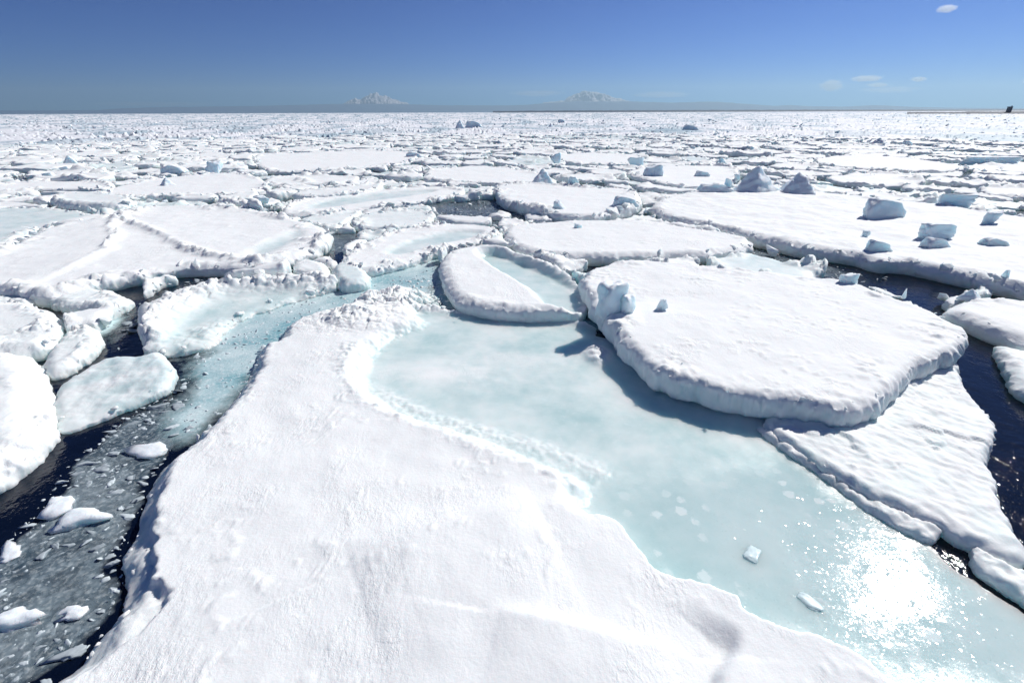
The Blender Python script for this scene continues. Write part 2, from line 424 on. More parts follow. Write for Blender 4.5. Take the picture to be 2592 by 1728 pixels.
# ---------------------------------------------------------------- lumps of ice
def icosphere(sub):
    t = (1 + 5 ** .5) / 2
    v = [(-1, t, 0), (1, t, 0), (-1, -t, 0), (1, -t, 0), (0, -1, t), (0, 1, t), (0, -1, -t), (0, 1, -t), (t, 0, -1), (t, 0, 1), (-t, 0, -1), (-t, 0, 1)]
    v = [np.array(p) / np.linalg.norm(p) for p in v]
    f = [(0, 11, 5), (0, 5, 1), (0, 1, 7), (0, 7, 10), (0, 10, 11), (1, 5, 9), (5, 11, 4), (11, 10, 2), (10, 7, 6), (7, 1, 8), (3, 9, 4), (3, 4, 2), (3, 2, 6), (3, 6, 8), (3, 8, 9), (4, 9, 5), (2, 4, 11), (6, 2, 10), (8, 6, 7), (9, 8, 1)]
    for _ in range(sub):
        c = {}; nf = []
        def mid(a, b):
            k = (min(a, b), max(a, b))
            if k not in c:
                p = v[a] + v[b]; v.append(p / np.linalg.norm(p)); c[k] = len(v) - 1
            return c[k]
        for a, b, d in f:
            x, y, z = mid(a, b), mid(b, d), mid(d, a)
            nf += [(a, x, z), (b, y, x), (d, z, y), (x, y, z)]
        f = nf
    return np.array(v), np.array(f)
ICO = [icosphere(k) for k in range(5)]

def chunk(seed, sub=2, planes=9, smooth=9.0, rough=.06, squash=None, style='block'):
    """a broken lump: a ball cut by planes; base at z=0, about 1 wide"""
    r = np.random.default_rng(seed)
    V, F = ICO[sub]
    if style == 'cube':
        n = np.array([(1, 0, 0), (-1, 0, 0), (0, 1, 0), (0, -1, 0), (0, 0, 1), (0, 0, -1)], float) + r.normal(0, .07, (6, 3))
        d = np.array([.5, .5, .42, .42, .5, .5]); smooth = 16
    elif style == 'pyramid':
        a = r.uniform(0, 6.28) + np.array([0, 1.6, 3.1, 4.6]) + r.normal(0, .15, 4)
        n = np.stack([np.cos(a), np.sin(a), np.full(4, .72)], 1); n = np.vstack([n, [(0, 0, -1)]])
        d = np.array([.42, .40, .42, .40, .3]); smooth = 14
    elif style == 'wedge':
        n = np.array([(-1, .1, .15), (.9, 0, .5), (.1, 1, .3), (0, -1, .25), (.35, .1, 1), (0, 0, -1), (-.5, -.2, .85)], float) + r.normal(0, .06, (7, 3))
        d = np.array([.5, .55, .42, .42, .3, .4, .42]); smooth = 13
    else:
        n = r.normal(size=(planes, 3)); d = r.uniform(.34, .55, planes)
    n = n / np.linalg.norm(n, axis=1)[:, None]
    if style == 'block':
        n = np.vstack([n, [(0, 0, -1), (0, 0, 1)]]); d = np.append(d, [.4, r.uniform(.3, .45)])
    dot = np.maximum(V @ n.T, 1e-3)
    rad = 1 / np.power(np.power(dot / d[None], smooth).sum(1), 1 / smooth)
    P = V * rad[:, None]
    P = P * (1 + rough * (fbm(P[:, 0] * 2.2 + seed, P[:, 1] * 2.2 + P[:, 2] * 2.6, 4, seed) + .7 * fbm(P[:, 2] * 5 + seed, P[:, 1] * 4 - P[:, 0] * 3.1, 3, seed + 1))[:, None] * 1.6)
    if squash: P = P * np.array(squash)
    P[:, 2] -= P[:, 2].min()
    mx = max(np.ptp(P[:, 0]), np.ptp(P[:, 1]))
    return P / mx, F

SMALL = [chunk(100 + k, 0, planes=6, smooth=12, rough=.25) for k in range(14)]
MEDIUM = [chunk(200 + k, 1, planes=8, smooth=12, rough=.12) for k in range(14)]

def scatter_mesh(name, pts, sizes, protos, mat, seed=0, flat=(.22, .85), sink=.25, smooth=False, ice=None):
    r = np.random.default_rng(seed)
    VV = []; FF = []; AA = []; base = 0
    for k, (p, s) in enumerate(zip(pts, sizes)):
        P, F = protos[r.integers(len(protos))]
        a = r.uniform(0, 6.283); c, si = math.cos(a), math.sin(a)
        fl = r.uniform(*flat); el = r.uniform(.4, 1.1)
        x = P[:, 0] * s; y = P[:, 1] * s * el; z = P[:, 2] * s * fl
        tx, ty = r.normal(0, .34, 2); z = z + x * tx + y * ty
        z = z - sink * s * fl
        VV.append(np.stack([p[0] + c * x - si * y, p[1] + si * x + c * y, p[2] + z], 1)); FF.append(F + base); base += len(P)
        AA.append(np.full(len(P), r.uniform(0, .45)) if ice is None else np.full(len(P), ice))
    A = np.concatenate(AA)
    return build_mesh(name, np.concatenate(VV), np.concatenate(FF), {'ice': A, 'wet': A * 0}, smooth=smooth, mat=mat)

# ---------------------------------------------------------------- hand-placed floes
def sastrugi(x, y, ang, sc, seed):
    """wind-cut little steps in the snow"""
    c, s = math.cos(ang), math.sin(ang)
    sc = sc * .62; u = (x * c + y * s) / sc; v = (-x * s + y * c) / (sc * 2.2)
    wv = fbm(u * .5 + 3, v * .5, 3, seed) * 2.2
    ph = u + wv
    saw = ph - np.floor(ph)
    saw = np.where(saw < .72, (saw / .72) ** 1.5, 1 - sstep(.72, 1.0, saw))
    msk = sstep(-.15, .40, fbm(x / sc / 6, y / sc / 6, 3, seed + 3))
    brk = sstep(.0, .35, gnoise(u * .8, v * 2.0, seed + 6))
    return saw * msk * brk

def make_floe(name, label, px, ztop, res, seed, zpx=None, edge=(.10, .9), er=None, ew=.35, rim=(0, .4, .35), und=.04,
              pools=(), feats=None, sast=.02, sast_ang=.5, smooth=2, extra_w=None, ice0=.0, side=1.0, ice_side=(.30, .85), lump=.10, lump_s=.35,
              rubble=0, rub_size=(.12, .3), cat='ice floe', group=None, waterline=-.18, wetfun=None, tilt=(0, 0), cuts=(), uc=1.0, rub_west=None):
    poly = px2w(px, ztop if zpx is None else zpx)
    if extra_w is not None: poly = np.concatenate([poly, np.array(extra_w, float)])
    poly = chaikin(poly, smooth)
    cx, cy_ = poly.mean(0)
    thick = ztop + .1
    er = thick * .35 if er is None else er
    pw = [(chaikin(px2w(p[0], ztop), 2), p[1], p[2], p[3]) for p in pools]     # outline, depth, soft width, ice value
    cw = [chaikin(px2w(c, ztop), 1) for c in cuts]
    def field(x, y):
        d = poly_sdf(x, y, poly)
        for c in cw: d = np.minimum(d, -poly_sdf(x, y, c))
        n = edge[0] * fbm(x / edge[1], y / edge[1], 4, seed) + .35 * edge[0] * (domes(x / edge[1] * 2.6, y / edge[1] * 2.6, seed + 1) - .3)
        return d + n
    def zfun(x, y, d):
        z = ztop + und * fbm(x / 3.1, y / 3.1, 3, seed + 20) + .3 * und * fbm(x / .9, y / .9, 3, seed + 21) + tilt[0] * (x - cx) + tilt[1] * (y - cy_)
        ice = np.full(x.shape, ice0) ; wet = np.zeros(x.shape)
        poolm = np.zeros(x.shape)
        for P, dep, sw, iv in pw:
            dp = poly_sdf(x, y, P) + .25 * sw * fbm(x / .7, y / .7, 4, seed + 31)
            m = sstep(-sw, sw, dp)
            z = z - dep * m; ice = np.maximum(ice, iv * m); poolm = np.maximum(poolm, m)
        z = z + sast * sastrugi(x, y, sast_ang, .45, seed + 50) * (1 - poolm)
        rh, rw, rs = rim; rs = rs * .62
        if rh > 0:
            var = .08 + .92 * sstep(-.18, .42, fbm(x / (rw * 5), y / (rw * 5), 3, seed + 41))
            ww = rw * (.55 + .9 * np.clip(.5 + fbm(x / (rw * 3), y / (rw * 3), 2, seed + 44), 0, 1))
            g = np.exp(-((d - .30 * ww) / ww) ** 2) * var
            lum = .75 * slabs(x / rs / 1.5, y / rs / 1.5, seed + 42) + .40 * slabs(x / rs * 1.3, y / rs * 1.3, seed + 43) + .18 * fbm(x / rs * 3, y / rs * 3, 3, seed + 45) + .06
            z = z + rh * g * lum; ice = ice * (1 - .8 * g)
        if feats: z, ice, wet = feats(x, y, d, z, ice, wet)
        e = np.clip(1 - d / ew, 0, 1)
        z = z - er * e ** 2 * np.clip((z - .03) / (.7 * ztop), .12, 1) * (1 + .5 * fbm(x / .5, y / .5, 3, seed + 60))
        return z, ice, wet
    bb = (poly[:, 0].min() - edge[0], poly[:, 1].min() - edge[0], poly[:, 0].max() + edge[0], poly[:, 1].max() + edge[0])
    g = grid_floe(field, zfun, bb, res, thick, seed, waterline, side, ice_side, lump, lump_s, uc=uc)
    V, F, I, W, B = g
    o = [cx, cy_, 0]
    body = build_mesh(name, V - np.array([[cx, cy_, 0]]), F, {'ice': I, 'wet': W}, mat=M_FLOE)
    FOOT.append((poly, ztop))
    if rubble:
        root = empty(name, (cx, cy_, 0), label, cat, group)
        link('snow_plate', body, root)
        r = np.random.default_rng(seed + 5)
        if rub_west is not None: B = B[B[:, 0] < rub_west]
        k = r.integers(0, len(B), rubble)
        s = r.uniform(0, 1, rubble) ** 3.2 * (1.35 * rub_size[1] - rub_size[0]) + rub_size[0]
        inw = np.abs(r.normal(0, .35, rubble))
        cxy = np.array([cx, cy_])
        dirn = cxy - B[k, :2]; dirn /= np.linalg.norm(dirn, axis=1)[:, None] + 1e-6
        pts = np.column_stack([B[k, :2] + dirn * inw[:, None] - cxy, np.maximum(B[k, 2] + er * .6, .03)])
        near = res < .1
        link('rim_rubble', scatter_mesh('rim_rubble', pts, s, MEDIUM if near else SMALL, M_FLOE, seed + 9, smooth=near), root, kind='stuff')
        return root
    return link(name, body, label=label, cat=cat, group=group, loc=(cx, cy_, 0))

# --- the near floe: snow on its left, a sunken sheet of blue ice on its right
near_left = [(60, 1790), (111, 1728), (191, 1675), (237, 1614), (264, 1568), (299, 1534), (306, 1503), (318, 1480), (302, 1419), (318, 1377), (341, 1342), (341, 1293), (364, 1254), (387, 1205), (406, 1170), (432, 1151), (482, 1121), (528, 1067), (582, 1010), (597, 991), (635, 937), (650, 891), (666, 865), (704, 861), (708, 834), (769, 796), (865, 777), (890, 752), (950, 728), (1040, 715), (1105, 738)]
near_back = [(1112, 772), (1213, 786), (1320, 796), (1420, 800), (1504, 808), (1512, 845), (1600, 830), (1700, 900), (1850, 950), (2000, 1050), (2085, 1140), (2175, 1225), (2290, 1300), (2368, 1360), (2430, 1425), (2476, 1442), (2592, 1522), (2760, 1630), (2760, 1780)]
snow_edge = [(1040, 790), (1075, 822), (985, 850), (930, 900), (905, 960), (935, 1010), (1010, 1055), (1130, 1095), (1290, 1150), (1400, 1195), (1462, 1231), (1455, 1270), (1481, 1304), (1554, 1327), (1589, 1365), (1646, 1434), (1692, 1476), (1807, 1503), (1883, 1534), (1893, 1565), (1998, 1606), (2113, 1645), (2190, 1687), (2235, 1728), (2300, 1790)]
SNOW = chaikin(np.concatenate([px2w(near_left[:-1], .4), px2w(snow_edge, .15), [(5.5, 1.0), (-5.5, 1.0)]]), 1)
rough_line = px2w([(890, 900), (885, 960), (930, 1020), (1040, 1075), (1180, 1115), (1330, 1175), (1455, 1225)], .1)
rough_line2 = px2w([(960, 990), (1080, 1050), (1240, 1095), (1400, 1140), (1520, 1190)], .1)
back_ridge = px2w([(1060, 780), (1140, 783), (1213, 792), (1300, 805), (1400, 806), (1500, 815)], .12)
dune = px2w([(880, 1450), (1000, 1400), (1150, 1345), (1290, 1305), (1370, 1285)], .45)
inner = px2w([(440, 1190), (402, 1243), (383, 1327), (398, 1396), (390, 1461), (432, 1490), (405, 1549), (306, 1629), (230, 1702)], .45)
hollow = px2w([(1860, 1575), (1840, 1630), (1800, 1690), (1775, 1790)], .4); drift = px2w([(1250, 1560), (1420, 1590), (1600, 1640), (1720, 1650)], .45)
mound = px2w([(1515, 892)], .15)[0]
heap = px2w([(900, 800)], .45)[0]; heap2 = px2w([(1010, 752)], .3)[0]
band_c = px2w([(1130, 945)], .05)[0]; band_d = px2w([(1330, 905)], .05)[0]
wet_poly = chaikin(px2w([(1480, 1290), (1650, 1230), (2000, 1180), (2160, 1260), (2400, 1400), (2700, 1560), (2760, 1780), (2200, 1760), (1850, 1560), (1560, 1340)], .05), 2)
def near_feats(x, y, d, z, ice, wet):
    s = poly_sdf(x, y, SNOW)
    m = sstep(-.30, .42, s + .16 * fbm(x / .8, y / .8, 4, 301) + .05 * fbm(x / .15, y / .15, 2, 302))
    front = sstep(7.5, 6.2, y) * sstep(.5, 2.0, x)           # towards the sunlit corner the snow ends in a sharper bank
    mf = sstep(-.06, .14, s + .10 * fbm(x / .5, y / .5, 4, 303))
    m = m * (1 - front) + mf * front
    dry = 1 - sstep(-.5, .6, poly_sdf(x, y, wet_poly))
    zi = .055 + .010 * gnoise(x / 2.2, y / 2.2, 311) + dry * (.010 * fbm(x / 1.1, y / 1.1, 3, 310) + .005 * gnoise(x / .35, y / .35, 312))
    zs = z + .05 * fbm(x / 2.2, y / 2.2, 3, 313)
    dd, sd_, al = line_dist(x, y, dune)
    taper = np.sin(np.pi * np.clip(al, 0.02, .98)) ** .6
    zs = zs + .19 * taper * np.where(sd_ > 0, np.exp(-(dd / .55) ** 2), np.exp(-(dd / 1.6) ** 2))
    dh, sh_, ah = line_dist(x, y, hollow)
    zs = zs - .17 * np.where(sh_ > 0, np.exp(-(dh / .12) ** 2), np.exp(-(dh / .55) ** 2)) * sstep(.0, .35, ah)
    dh, sh_, ah = line_dist(x, y, drift)
    zs = zs + .09 * np.where(sh_ > 0, np.exp(-(dh / .16) ** 2), np.exp(-(dh / 1.1) ** 2)) * np.sin(np.pi * np.clip(ah, .02, .98)) ** .5
    # the stepped left margin
    di, si, ai = line_dist(x, y, inner)
    led = sstep(.0, .10, -si + .10 * fbm(x / .3, y / .3, 3, 320)) * np.exp(-(di / 1.1) ** 2) * np.sin(np.pi * np.clip(ai, 0, 1)) ** .5
    zs = zs - .17 * led + led * (.06 * fbm(x / .5, y / .5, 4, 321) + .03 * domes(x / .3, y / .3, 326))
    rim = np.exp(-((d - .12) / .22) ** 2) * sstep(8.0, 9.0, y + .0 * x)
    zs = zs + (.14 * domes(x / .26, y / .26, 322) + .08 * domes(x / .12, y / .12, 323)) * rim
    rim2 = np.exp(-((d - .10) / .25) ** 2) * sstep(8.8, 8.0, y)
    zs = zs + (.07 * domes(x / .20, y / .20, 324) + .04 * domes(x / .10, y / .10, 325)) * rim2
    z = zi + (zs - zi) * m
    band = np.exp(-((np.hypot((x - band_c[0]) / 2.6, (y - band_c[1]) / .75)) ** 2)) + .6 * np.exp(-((np.hypot((x - band_d[0]) / 1.6, (y - band_d[1]) / .5)) ** 2))
    ice = .92 * (1 - m) * (1 - .8 * np.clip(band * (.8 + .6 * fbm(x / 1.2, y / 1.2, 3, 370)), 0, 1)) + .14 * led * m
    for ln, h, wd in ((rough_line, .05, .36), (rough_line2, .045, .26)):
        dl, _, _ = line_dist(x, y, ln)
        g = np.exp(-(dl / wd) ** 2)
        z = z + g * h * (.5 + .7 * domes(x / .19, y / .19, 331) + .8 * fbm(x / .2, y / .2, 4, 332))
        ice = ice * (1 - .62 * g) + .20 * g * np.clip(.5 + fbm(x / .3, y / .3, 3, 334), 0, 1)
    dl, sl, _ = line_dist(x, y, back_ridge)
    g = np.exp(-(dl / .26) ** 2)
    z = z + g * (.13 + .10 * fbm(x / .5, y / .5, 3, 340) + .05 * domes(x / .3, y / .3, 341)); ice = ice * (1 - .9 * np.clip(g * 1.5, 0, 1))
    g = np.exp(-(np.hypot((x - mound[0]) / .42, (y - mound[1]) / .62)) ** 4)
    z = z + g * (.16 + .10 * domes(x / .3, y / .3, 345)); ice = ice * (1 - g)
    g = np.exp(-(np.hypot((x - heap[0]) / 1.25, (y - heap[1]) / .95)) ** 2)
    z = z + g * (.12 + .26 * slabs(x / .5, y / .5, 350) + .10 * slabs(x / .22, y / .22, 351) + .05 * fbm(x / .2, y / .2, 3, 352)); ice = ice * (1 - .7 * g)
    g = np.exp(-(np.hypot((x - heap2[0]) / 1.7, (y - heap2[1]) / 1.3)) ** 4)
    z = z + g * (-.10 + .34 * slabs(x / .6, y / .6, 355) + .14 * slabs(x / .26, y / .26, 356)); ice = np.clip(ice * (1 - .5 * g) + g * .25 * fbm(x / .6, y / .6, 3, 357), 0, 1)
    wet = sstep(-.5, .6, poly_sdf(x, y, wet_poly) + .4 * fbm(x / .9, y / .9, 3, 360)) * sstep(.4, .8, ice)
    z = z + wet * (.0006 * gnoise(x / .22, y / .22, 361) + .010 * np.clip(fbm(x / .5, y / .5, 4, 362) - .25, 0, 1))
    return z, ice, wet
make_floe('snowy_ice_floe', 'wide snow covered floe filling the foreground with a pale blue ice sheet sunk in',
          near_left + near_back, .45, .0365, 11, zpx=.25, edge=(.07, .7), er=.16, ew=.5, und=.03, feats=near_feats, sast=.020, sast_ang=-.35,
          extra_w=[(6.5, .6), (-5.2, .6)], lump=.08, lump_s=.22, rubble=150, rub_size=(.05, .20), side=.6, smooth=1, rub_west=-1.2)

# --- the thick slab resting on its far right
slab = [(1466, 706), (1505, 676), (1592, 657), (1700, 664), (1807, 674), (1941, 686), (2036, 701), (2124, 709), (2189, 724), (2266, 761), (2362, 788), (2419, 819), (2452, 842), (2440, 872), (2395, 895), (2340, 915), (2304, 942), (2274, 953), (2251, 985), (2224, 1010), (2167, 1036), (2090, 1030), (2000, 1010), (1900, 1000), (1807, 978), (1692, 952), (1646, 926), (1596, 884), (1539, 817), (1500, 767)]
def slab_feats(x, y, d, z, ice, wet):
    g = np.exp(-((d - .5) / .55) ** 2)
    z = z + .10 * g * domes(x / .5, y / .5, 401) * sstep(-.1, .3, fbm(x / 2, y / 2, 2, 402))
    return z, ice, wet
make_floe('thick_ice_slab', 'thick rounded slab of snowy ice with undercut rim lying on the blue ice sheet', slab, .86, .055, 12, zpx=.80, edge=(.15, .8),
          er=.14, ew=.28, und=.05, feats=slab_feats, sast=.035, sast_ang=-.9, rim=(.05, .3, .4), lump=.12, lump_s=.35, side=.9, uc=2.3, ice_side=(.34, .9), rubble=60, rub_size=(.08, .3), waterline=-.05, cat='ice slab')

# --- shelf and ledges to the right of the slab
shelf = [(2200, 985), (2327, 918), (2411, 897), (2430, 918), (2434, 960), (2465, 1002), (2503, 1041), (2530, 1075), (2515, 1094), (2526, 1102), (2496, 1159), (2519, 1197), (2534, 1254), (2565, 1331), (2600, 1385), (2600, 1425), (2534, 1411), (2469, 1365), (2419, 1350), (2381, 1319), (2289, 1289), (2190, 1239), (2075, 1174), (1985, 1110), (1930, 1060), (1960, 1020)]
def shelf_feats(x, y, d, z, ice, wet):
    a = .75
    u = x * math.cos(a) + y * math.sin(a); v = -x * math.sin(a) + y * math.cos(a)
    wv = .7 * fbm(x / 1.1, y / 1.1, 4, 412)
    f = u / 1.9 + .9 * wv + .12 * fbm(v / .5, u / .5, 3, 417); st = f - np.floor(f)
    z = z + .06 * (sstep(.0, .06, st) - st) * (.3 + .7 * sstep(-.2, .3, fbm(x / 1.6, y / 1.6, 2, 415)))
    z = z + .030 * fbm(u / .16, v / .34, 4, 413) + .03 * slabs(u / .45, v / .9, 418) * sstep(.0, .3, fbm(x / .8, y / .8, 2, 419)) + .03 * fbm(x / .7, y / .7, 3, 420)
    ice = np.clip(.16 + .42 * fbm(x / .9, y / .9, 3, 414), 0, .6)
    return z, ice, wet
make_floe('ice_shelf', 'low wind scoured ice shelf sloping from the thick slab down to open water', shelf, .27, .045, 13, edge=(.07, .5), er=.12, ew=.18, und=.05, feats=shelf_feats, sast=.0, lump=.07, lump_s=.2, side=.6, cat='ice shelf', smooth=1, rubble=30, rub_size=(.05, .16))
ledge = [(1905, 1066), (1960, 1090), (2006, 1126), (2075, 1172), (2190, 1238), (2289, 1290), (2375, 1322), (2390, 1343), (2365, 1368), (2280, 1330), (2163, 1262), (2075, 1193), (2006, 1143), (1950, 1108)]
def ledge_feats(x, y, d, z, ice, wet):
    z = z + .06 * fbm(x / .25, y / .25, 4, 421) + .04 * domes(x / .2, y / .2, 422)
    return z, np.clip(.25 + .4 * fbm(x / .5, y / .5, 3, 423), 0, .6), wet
make_floe('ice_ledge', 'narrow strip of broken ice between the blue sheet and the shelf', ledge, .17, .034, 14, edge=(.05, .4), er=.08, ew=.12, feats=ledge_feats, sast=0, lump=.05, lump_s=.16, side=.5, smooth=1, cat='ice ledge')
ledge2 = [(2464, 1368), (2490, 1390), (2534, 1414), (2640, 1450), (2700, 1500), (2700, 1570), (2592, 1505), (2534, 1470), (2476, 1436), (2468, 1400)]
make_floe('ice_ledge', 'small rough ice tongue beside the dark water at the corner of the blue sheet', ledge2, .20, .034, 15, edge=(.05, .4), er=.08, ew=.12, feats=ledge_feats, sast=0, lump=.05, lump_s=.16, side=.5, smooth=1, cat='ice ledge')

# --- floes around
make_floe('curled_ice_floe', 'small curved floe, half snow and half clear blue ice, left of the thick slab', [(1114, 675), (1118, 652), (1149, 632), (1187, 625), (1236, 619), (1290, 625), (1309, 640), (1359, 650), (1462, 697), (1490, 760), (1478, 786), (1400, 788), (1309, 790), (1213, 779), (1156, 765), (1140, 738), (1122, 710)], .62, .06, 16, zpx=.5, edge=(.08, 1.0), er=.2, ew=.5, rim=(.10, .5, .5),
          pools=[([(1200, 628), (1240, 660), (1295, 692), (1350, 722), (1385, 765), (1470, 778), (1490, 740), (1462, 700), (1359, 655), (1309, 640), (1260, 622)], .47, .35, .95)], lump=.12, lump_s=.35, ice_side=(.34, .9), rubble=25, rub_size=(.06, .2))
make_floe('flat_ice_floe', 'flat oval floe with clean snowy top just behind the curved floe and thick slab', [(1275, 583), (1284, 571), (1324, 563), (1424, 557), (1539, 555), (1640, 553), (1769, 578), (1857, 588), (1915, 610), (1883, 624), (1830, 632), (1780, 642), (1700, 638), (1577, 642), (1462, 645), (1347, 637), (1306, 622), (1285, 602)], .62, .085, 17, edge=(.12, 1.5), er=.2, ew=.5, rim=(.14, .45, .55), lump=.16, lump_s=.5, rubble=70, rub_size=(.1, .4), sast=.03)
make_floe('large_ice_floe', 'broad snowy floe strewn with blocks and pyramids beside the dark lead on the right', [(1642, 525), (1665, 503), (1730, 484), (1800, 478), (1900, 472), (2000, 474), (2094, 486), (2228, 500), (2381, 515), (2480, 530), (2700, 560), (2900, 640), (2900, 790), (2700, 752), (2592, 722), (2496, 700), (2381, 672), (2277, 655), (2228, 656), (2182, 642), (2124, 631), (2036, 622), (1941, 601), (1857, 578), (1769, 562), (1692, 545)], .70, .13, 18, edge=(.18, 1.8), er=.25, ew=.6, rim=(.22, .6, .7), und=.10, lump=.22, lump_s=.6, rubble=160, rub_size=(.12, .5), sast=.05, ice_side=(.34, .9))
make_floe('pointed_ice_floe', 'snowy pointed floe poking in from the right across the dark lead', [(2394, 775), (2420, 762), (2446, 753), (2476, 745), (2592, 752), (2760, 790), (2760, 915), (2592, 856), (2496, 822), (2420, 790)], .55, .08, 19, edge=(.08, 1.0), er=.25, ew=.6, rim=(.2, .6, .6), lump=.10, lump_s=.4, rubble=14, rub_size=(.1, .35))
make_floe('small_ice_floe', 'low greenish floe cut by the right border below the pointed floe', [(2520, 858), (2565, 874), (2700, 900), (2760, 1040), (2592, 985), (2574, 958), (2552, 925), (2547, 899)], .40, .06, 20, edge=(.07, .7), er=.2, ew=.4, rim=(.1, .3, .4), lump=.10, lump_s=.3, ice0=.3)
def left_feats(x, y, d, z, ice, wet):
    for pl, sgn in ((L1, 1), (L2, -1)):
        dl, sl, al = line_dist(x, y, pl)
        g = np.exp(-(dl / .3) ** 2)
        z = z + g * (.05 + .34 * slabs(x / .6, y / .6, 432) * sstep(-.3, .2, fbm(x / 1.5, y / 1.5, 2, 433))) + .10 * sstep(-.25, .25, sl * sgn) * np.exp(-(dl / 2.5) ** 2)
    return z, ice, wet
L1 = px2w([(302, 552), (360, 578), (421, 602), (467, 632), (547, 652), (600, 662)], .5)
L2 = px2w([(302, 554), (283, 575), (298, 598), (268, 640), (172, 686)], .5)
make_floe('round_ice_floe', 'large round floe of smooth snow crossed by two thin pressure ridges at the left', [(302, 549), (325, 529), (421, 519), (536, 519), (612, 524), (685, 536), (746, 554), (815, 569), (846, 592), (812, 628), (746, 652), (651, 668), (601, 676), (543, 672), (459, 672), (367, 688), (325, 697), (230, 716), (153, 739), (107, 748), (38, 732), (0, 730), (-160, 745), (-260, 700), (-160, 660), (0, 634), (69, 597), (115, 578), (165, 562), (245, 555)], .55, .10, 21, edge=(.15, 1.6), er=.2, ew=.5, rim=(.50, .8, .8), und=.05,
          pools=[([(620, 640), (700, 600), (750, 580), (770, 590), (720, 620), (660, 652)], .12, .5, .6)], feats=left_feats, lump=.2, lump_s=.55, rubble=150, rub_size=(.12, .5), sast=.03)
make_floe('blue_ice_floe', 'thin pale turquoise floe at the left border behind the round floe', [(-260, 640), (-120, 560), (0, 527), (100, 526), (180, 531), (262, 545), (240, 552), (165, 559), (110, 576), (60, 595), (0, 628), (-120, 662)], .25, .11, 22, edge=(.12, 1.4), er=.1, ew=.3, ice0=.62, rim=(.25, .5, .6), lump=.12, lump_s=.5, rubble=40, rub_size=(.15, .5))
make_floe('lumpy_ice_floe', 'lumpy white floe at the left border above the smooth bulging one', [(-120, 790), (0, 772), (77, 771), (134, 786), (153, 817), (149, 847), (119, 880), (60, 892), (0, 896), (-120, 900)], .55, .045, 23, zpx=.4, edge=(.08, .8), er=.25, ew=.5, rim=(.3, .55, .5), lump=.14, lump_s=.35, ice0=.15, rubble=24, rub_size=(.08, .25))
make_floe('bulging_ice_floe', 'smooth bulging white floe cut by the left border with greenish wet foot', [(-140, 905), (0, 896), (60, 894), (99, 912), (115, 947), (126, 991), (126, 1044), (136, 1080), (120, 1105), (77, 1150), (0, 1205), (-140, 1300)], .6, .04, 24, zpx=.35, edge=(.06, .8), er=.42, ew=.75, rim=(.16, .6, .5), und=.08, lump=.10, lump_s=.35, ice0=.12, side=.5, ice_side=(.1, .7))
def tilt_feats(x, y, d, z, ice, wet):
    return z + .05 * fbm(x / .5, y / .5, 4, 441), np.clip(.42 + .5 * fbm(x / .8, y / .8, 3, 442), .1, .8), wet + .3
make_floe('tilted_ice_slab', 'grey white wet slab tilted in the dark water at the left', [(134, 987), (222, 937), (299, 910), (364, 914), (413, 903), (436, 926), (444, 958), (421, 985), (344, 1016), (268, 1044), (150, 1090), (134, 1060)], .33, .04, 25, zpx=.2, edge=(.06, .6), er=.14, ew=.25, feats=tilt_feats, sast=0, tilt=(.02, .10), lump=.06, lump_s=.25, side=.5, ice_side=(.3, .8), rubble=8, rub_size=(.06, .2), cat='ice slab')
make_floe('ice_hummock', 'knobbly ice lump afloat just above the tilted slab at the left', [(106, 943), (118, 895), (168, 848), (220, 838), (253, 840), (256, 880), (191, 926), (140, 948)], .36, .045, 26, zpx=.2, edge=(.08, .5), er=.2, ew=.3, rim=(.3, .5, .35), lump=.1, lump_s=.25, ice0=.3, cat='ice hummock')
make_floe('ice_hummock', 'bright ice hummock over turquoise drowned ice below the round floe', [(126, 768), (153, 746), (214, 731), (268, 736), (335, 757), (325, 777), (249, 790), (170, 782)], .40, .055, 27, zpx=.25, edge=(.10, .6), er=.2, ew=.4, rim=(.35, .8, .5), lump=.12, lump_s=.3, ice0=.25, cat='ice hummock')
make_floe('ice_hummock', 'grey drowned ice lump by the left border under the round floe', [(-60, 762), (0, 742), (60, 741), (100, 757), (96, 770), (0, 775), (-60, 785)], .25, .06, 28, zpx=.15, edge=(.08, .6), er=.15, ew=.3, rim=(.15, .6, .5), lump=.1, lump_s=.3, ice0=.6, cat='ice hummock')
def ridge_feats(x, y, d, z, ice, wet):
    pl = RIDGE; dl, sl, al = line_dist(x, y, pl)
    g = np.exp(-(dl / .55) ** 2)
    z = z + g * (.14 + .30 * slabs(x / .6, y / .6, 452) + .12 * slabs(x / .28, y / .28, 453) + .06 * fbm(x / .25, y / .25, 3, 454))
    m = sstep(-.1, 1.3, -sl) * 1.0
    z = z - .18 * m; ice = np.clip(ice + .75 * m, 0, .9)
    return z, ice, wet
RIDGE = px2w([(365, 850), (400, 800), (480, 750), (560, 728), (680, 716), (840, 712)], .35)
make_floe('ridged_ice_floe', 'white lumpy ice ridge with turquoise slushy flank left of the foreground floe', [(364, 875), (352, 807), (346, 777), (413, 765), (459, 735), (517, 729), (574, 713), (651, 706), (740, 697), (838, 703), (860, 722), (780, 742), (700, 768), (600, 800), (560, 830), (540, 868), (459, 882), (380, 895)], .38, .055, 29, zpx=.25, edge=(.12, .7), er=.18, ew=.35, rim=(.22, .6, .45), feats=ridge_feats, lump=.12, lump_s=.3, rubble=50, rub_size=(.07, .3))
make_floe('ice_hummock', 'broken lump of clear ice where the leads meet above the ridge', [(838, 690), (850, 672), (890, 668), (930, 690), (938, 712), (905, 722), (862, 726)], .55, .05, 30, zpx=.35, edge=(.06, .5), er=.22, ew=.35, rim=(.1, .4, .3), lump=.1, lump_s=.25, ice0=.45, cat='ice hummock')
